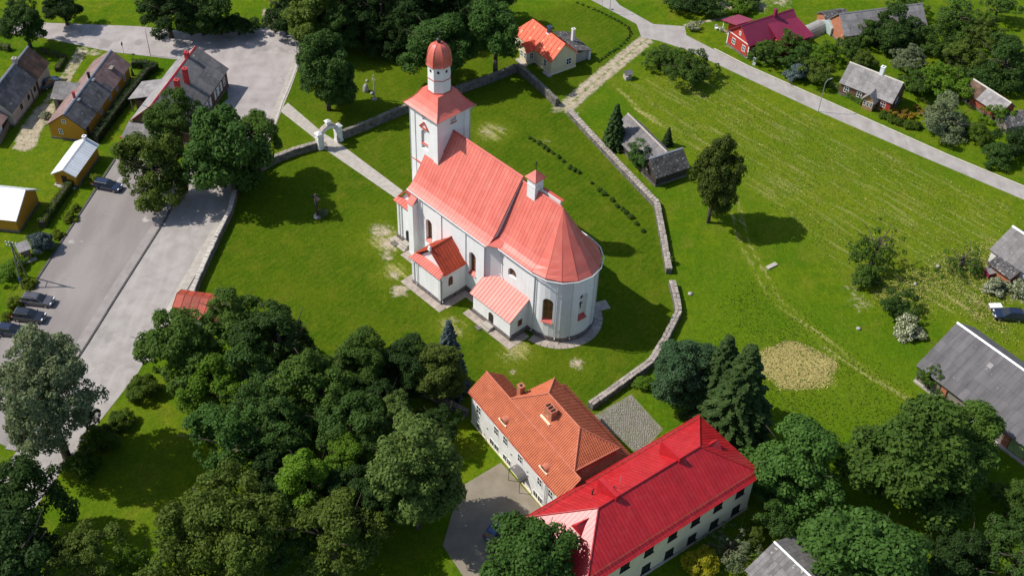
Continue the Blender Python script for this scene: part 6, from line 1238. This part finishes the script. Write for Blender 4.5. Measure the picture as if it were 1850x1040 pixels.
MB().prism([(-.95, -.25, 3.8), (-.95, .25, 3.8), (0, .25, 4.35), (0, -.25, 4.35)], (0, 0, .05)).prism([(.95, -.25, 3.8), (.95, .25, 3.8), (0, .25, 4.35), (0, -.25, 4.35)], (0, 0, .05)).build('cross_roof', 'wood_dark', cr)
MB().loft([[(-.1, -.2, 2.5), (.1, -.2, 2.5), (.1, -.15, 2.5), (-.1, -.15, 2.5)], [(-.16, -.24, 3.3), (.16, -.24, 3.3), (.16, -.15, 3.3), (-.16, -.15, 3.3)], [(-.07, -.24, 3.75), (.07, -.24, 3.75), (.07, -.15, 3.75), (-.07, -.15, 3.75)]]).build('carved_figure', 'wood_grey', cr)
MB().lathe(0, 0, [(.75, -.1), (.7, .12), (.4, .3)], 9).build('stone_base', 'boulder', cr)
tree('round bush beside the dark wooden cross', (*(-30.73, 143.87), .75, .55), 'ball0', 'leaf_silver', .8, 'bush', 'bush')
rc_ = thing('roadside_cross', 'slender pale memorial cross on the lawn behind the gate', 'cross', (-26.34, 177.40), rad(-40))
MB().box(-.08, .08, -.08, .08, 0, 5.2).box(-.42, .42, -.06, .06, 4.2, 4.34).build('cross', 'concrete', rc_); MB().lathe(0, 0, [(.5, -.1), (.45, .2), (.2, .35)], 7).build('base', 'boulder', rc_)
def rock(label, p, r, hgt, name='boulder', m='boulder'):
    mb = MB(); rings = []
    for zf, rf in ((-.15, .85), (.1, 1), (.5, .95), (.8, .7), (1, .25)): rings.append([(r*rf*math.cos(a*PI/5)*rnd.uniform(.85, 1.1), r*rf*math.sin(a*PI/5)*rnd.uniform(.85, 1.1), hgt*zf) for a in range(10)])
    o = mb.loft(rings).build(name, m, smooth=True); o.location = (*p, 0); return tag(o, label, name.replace('_', ' '))
rock('tall grey memorial boulder on the lawn beside the slender cross', (-28.26, 179.97), .55, 1.6); rock('small pale stone above the memorial boulder', (-28.45, 183.28), .3, .35); rock('small pale stone at the foot of the slender cross', (-27.05, 179.15), .35, .45)
rock('white stone lying in the meadow near the hay patch', (51.38, 122.83), .35, .35); rock('grey stone in the dry field corner', (66.59, 137.45), .35, .35); rock('white stone left of the apple tree at the dry corner', (62.04, 133.09), .3, .3); rock('pale stone in the field beyond the curved wall', (27.02, 128.92), .4, .3)
wl_ = thing('well', 'little roofed well in the grass beside the gravel track', 'well', (20.11, 187.76), rad(25)); MB().box(-.6, .6, -.6, .6, -.1, .75).build('well_box', 'concrete', wl_)
MB().box(-.55, -.45, -.06, .06, .7, 1.7).box(.45, .55, -.06, .06, .7, 1.7).build('posts', 'wood_grey', wl_); MB().prism([(-.8, -.75, 1.15), (.8, -.75, 1.15), (.8, 0, 1.8), (-.8, 0, 1.8)], (0, 0, .05)).prism([(-.8, .75, 1.15), (.8, .75, 1.15), (.8, 0, 1.8), (-.8, 0, 1.8)], (0, 0, .05)).build('well_roof', 'slate_mid', wl_)
ub = tag(MB().box(-.3, .3, -.25, .25, -.05, 1.35).box(-.34, .34, -.29, .29, 1.353, 1.42).build('utility_cabinet', 'white_paint'), 'white utility cabinet by the road below the maroon house', 'cabinet'); ub.location = (*(44.86, 194.41), 0); ub.rotation_euler = (0, 0, rad(-25))
bl = tag(MB().lathe(0, 0, [(.42, 0), (.46, .3), (.46, .8), (.42, 1.05), (.34, 1.07)], 14).build('barrel', 'plastic_blue'), 'blue plastic barrel below the far grey barn', 'barrel'); bl.location = (*(65.24, 205.95), 0)
pn = thing('white_table', 'white board on trestles beside the navy suv', 'table', (72.94, 128.31), rad(5)); MB().box(-.95, .95, -.5, .5, .72, .78).build('top', 'white_paint', pn)
for x in (-.75, .75): MB().box(x-.04, x+.04, -.42, .42, 0, .71).build('trestle', 'wood_grey', pn)
dk = thing('dog_kennel', 'small red shed box beside the white house at the right edge', 'kennel', (74.27, 135.97), rad(20)); MB().box(-.7, .7, -.6, .6, 0, 1.0).build('box', 'maroon', dk); MB().prism([(-.8, -.75, .95), (.8, -.75, .95), (.8, .75, 1.3), (-.8, .75, 1.3)], (0, 0, .06)).build('lid', 'slate_light', dk)
rb = thing('swing_seat', 'garden swing with teal striped cloth before the yellow gable', 'swing', (-79.05, 162.45), rad(0))
MB().tube((-1.1, 0, 0), (-1.1, .2, 1.9), .04).tube((1.1, 0, 0), (1.1, .2, 1.9), .04).tube((-1.1, .2, 1.9), (1.1, .2, 1.9), .04).build('frame', 'steel', rb); MB().prism([(-1.2, -.5, 1.55), (1.2, -.5, 1.55), (1.2, .6, 1.95), (-1.2, .6, 1.95)], (0, 0, .05)).build('canopy', 'plastic_blue', rb); MB().box(-.95, .95, -.25, .3, .5, .62).box(-.95, .95, .3, .42, .5, 1.2).build('seat', pm('teal', (.06, .3, .38), (.25, .5, .55), 4, .8), rb)
gs = tag(MB().lathe(0, 0, [(.3, 0), (.28, .5), (.16, .9), (.2, 1.15), (.12, 1.4), (.03, 1.5)], 9).build('garden_statue', 'wood_dark'), 'dark garden figure at the corner of the yellow house', 'statue'); gs.location = (*(-71.63, 181.99), 0)
for p, lb in (((-33.12, 140.95), 'low white marker stone in the churchyard grass'),): pass
sl_ = thing('stone_slab', 'weathered concrete slab lying in the field beside the tree shadow', 'slab', (40.32, 136.00), rad(35)); MB().box(-1.0, 1.0, -.35, .35, -.05, .22).build('slab', 'concrete', sl_)
def bench(label, p, az):
    t = thing('bench', label, 'bench', p, rad(az))
    for y in (-.18, 0, .18): MB().box(-.9, .9, y-.07, y+.07, .42, .47).build('seat_plank', 'wood_grey', t)
    for x in (-.7, .7): MB().box(x-.06, x+.06, -.22, .22, 0, .419).build('leg', 'concrete', t)
bench('grey bench under the trees beside the grove wall', (-16.19, 107.03), -30)
fn = thing('plank_fence', 'weathered plank fence beside the grey house at the left edge', 'fence', (-88.07, 159.25), math.atan2((-88.59, 167.44)[1]-(-88.07, 159.25)[1], (-88.59, 167.44)[0]-(-88.07, 159.25)[0]))
for i in range(22): MB().box(i*.32, i*.32+.2, -.03, .03, .1, 1.3+rnd.uniform(-.06, .06)).build('plank', 'wood_grey', fn)
MB().box(0, 7, .035, .09, .4, .5).box(0, 7, .035, .09, 1.0, 1.1).build('rail', 'wood_dark', fn)


for i, p in enumerate(((38.86, 206.90), (39.69, 206.32))):
    t = thing('garden_chair', ('left' if i == 0 else 'right')+' one of two white garden chairs beside the maroon house', 'chair', p, rad(20+i*160), 'white garden chairs')
    MB().box(-.28, .28, -.28, .28, .4, .45).build('seat', 'white_paint', t); MB().prism([(-.28, .24, .45), (.28, .24, .45), (.28, .38, 1.0), (-.28, .38, 1.0)], (0, .04, 0)).build('backrest', 'white_paint', t)
    for x in (-.25, .25):
        for y in (-.25, .25): MB().box(x-.025, x+.025, y-.025, y+.025, 0, .4).build('leg', 'white_paint', t)
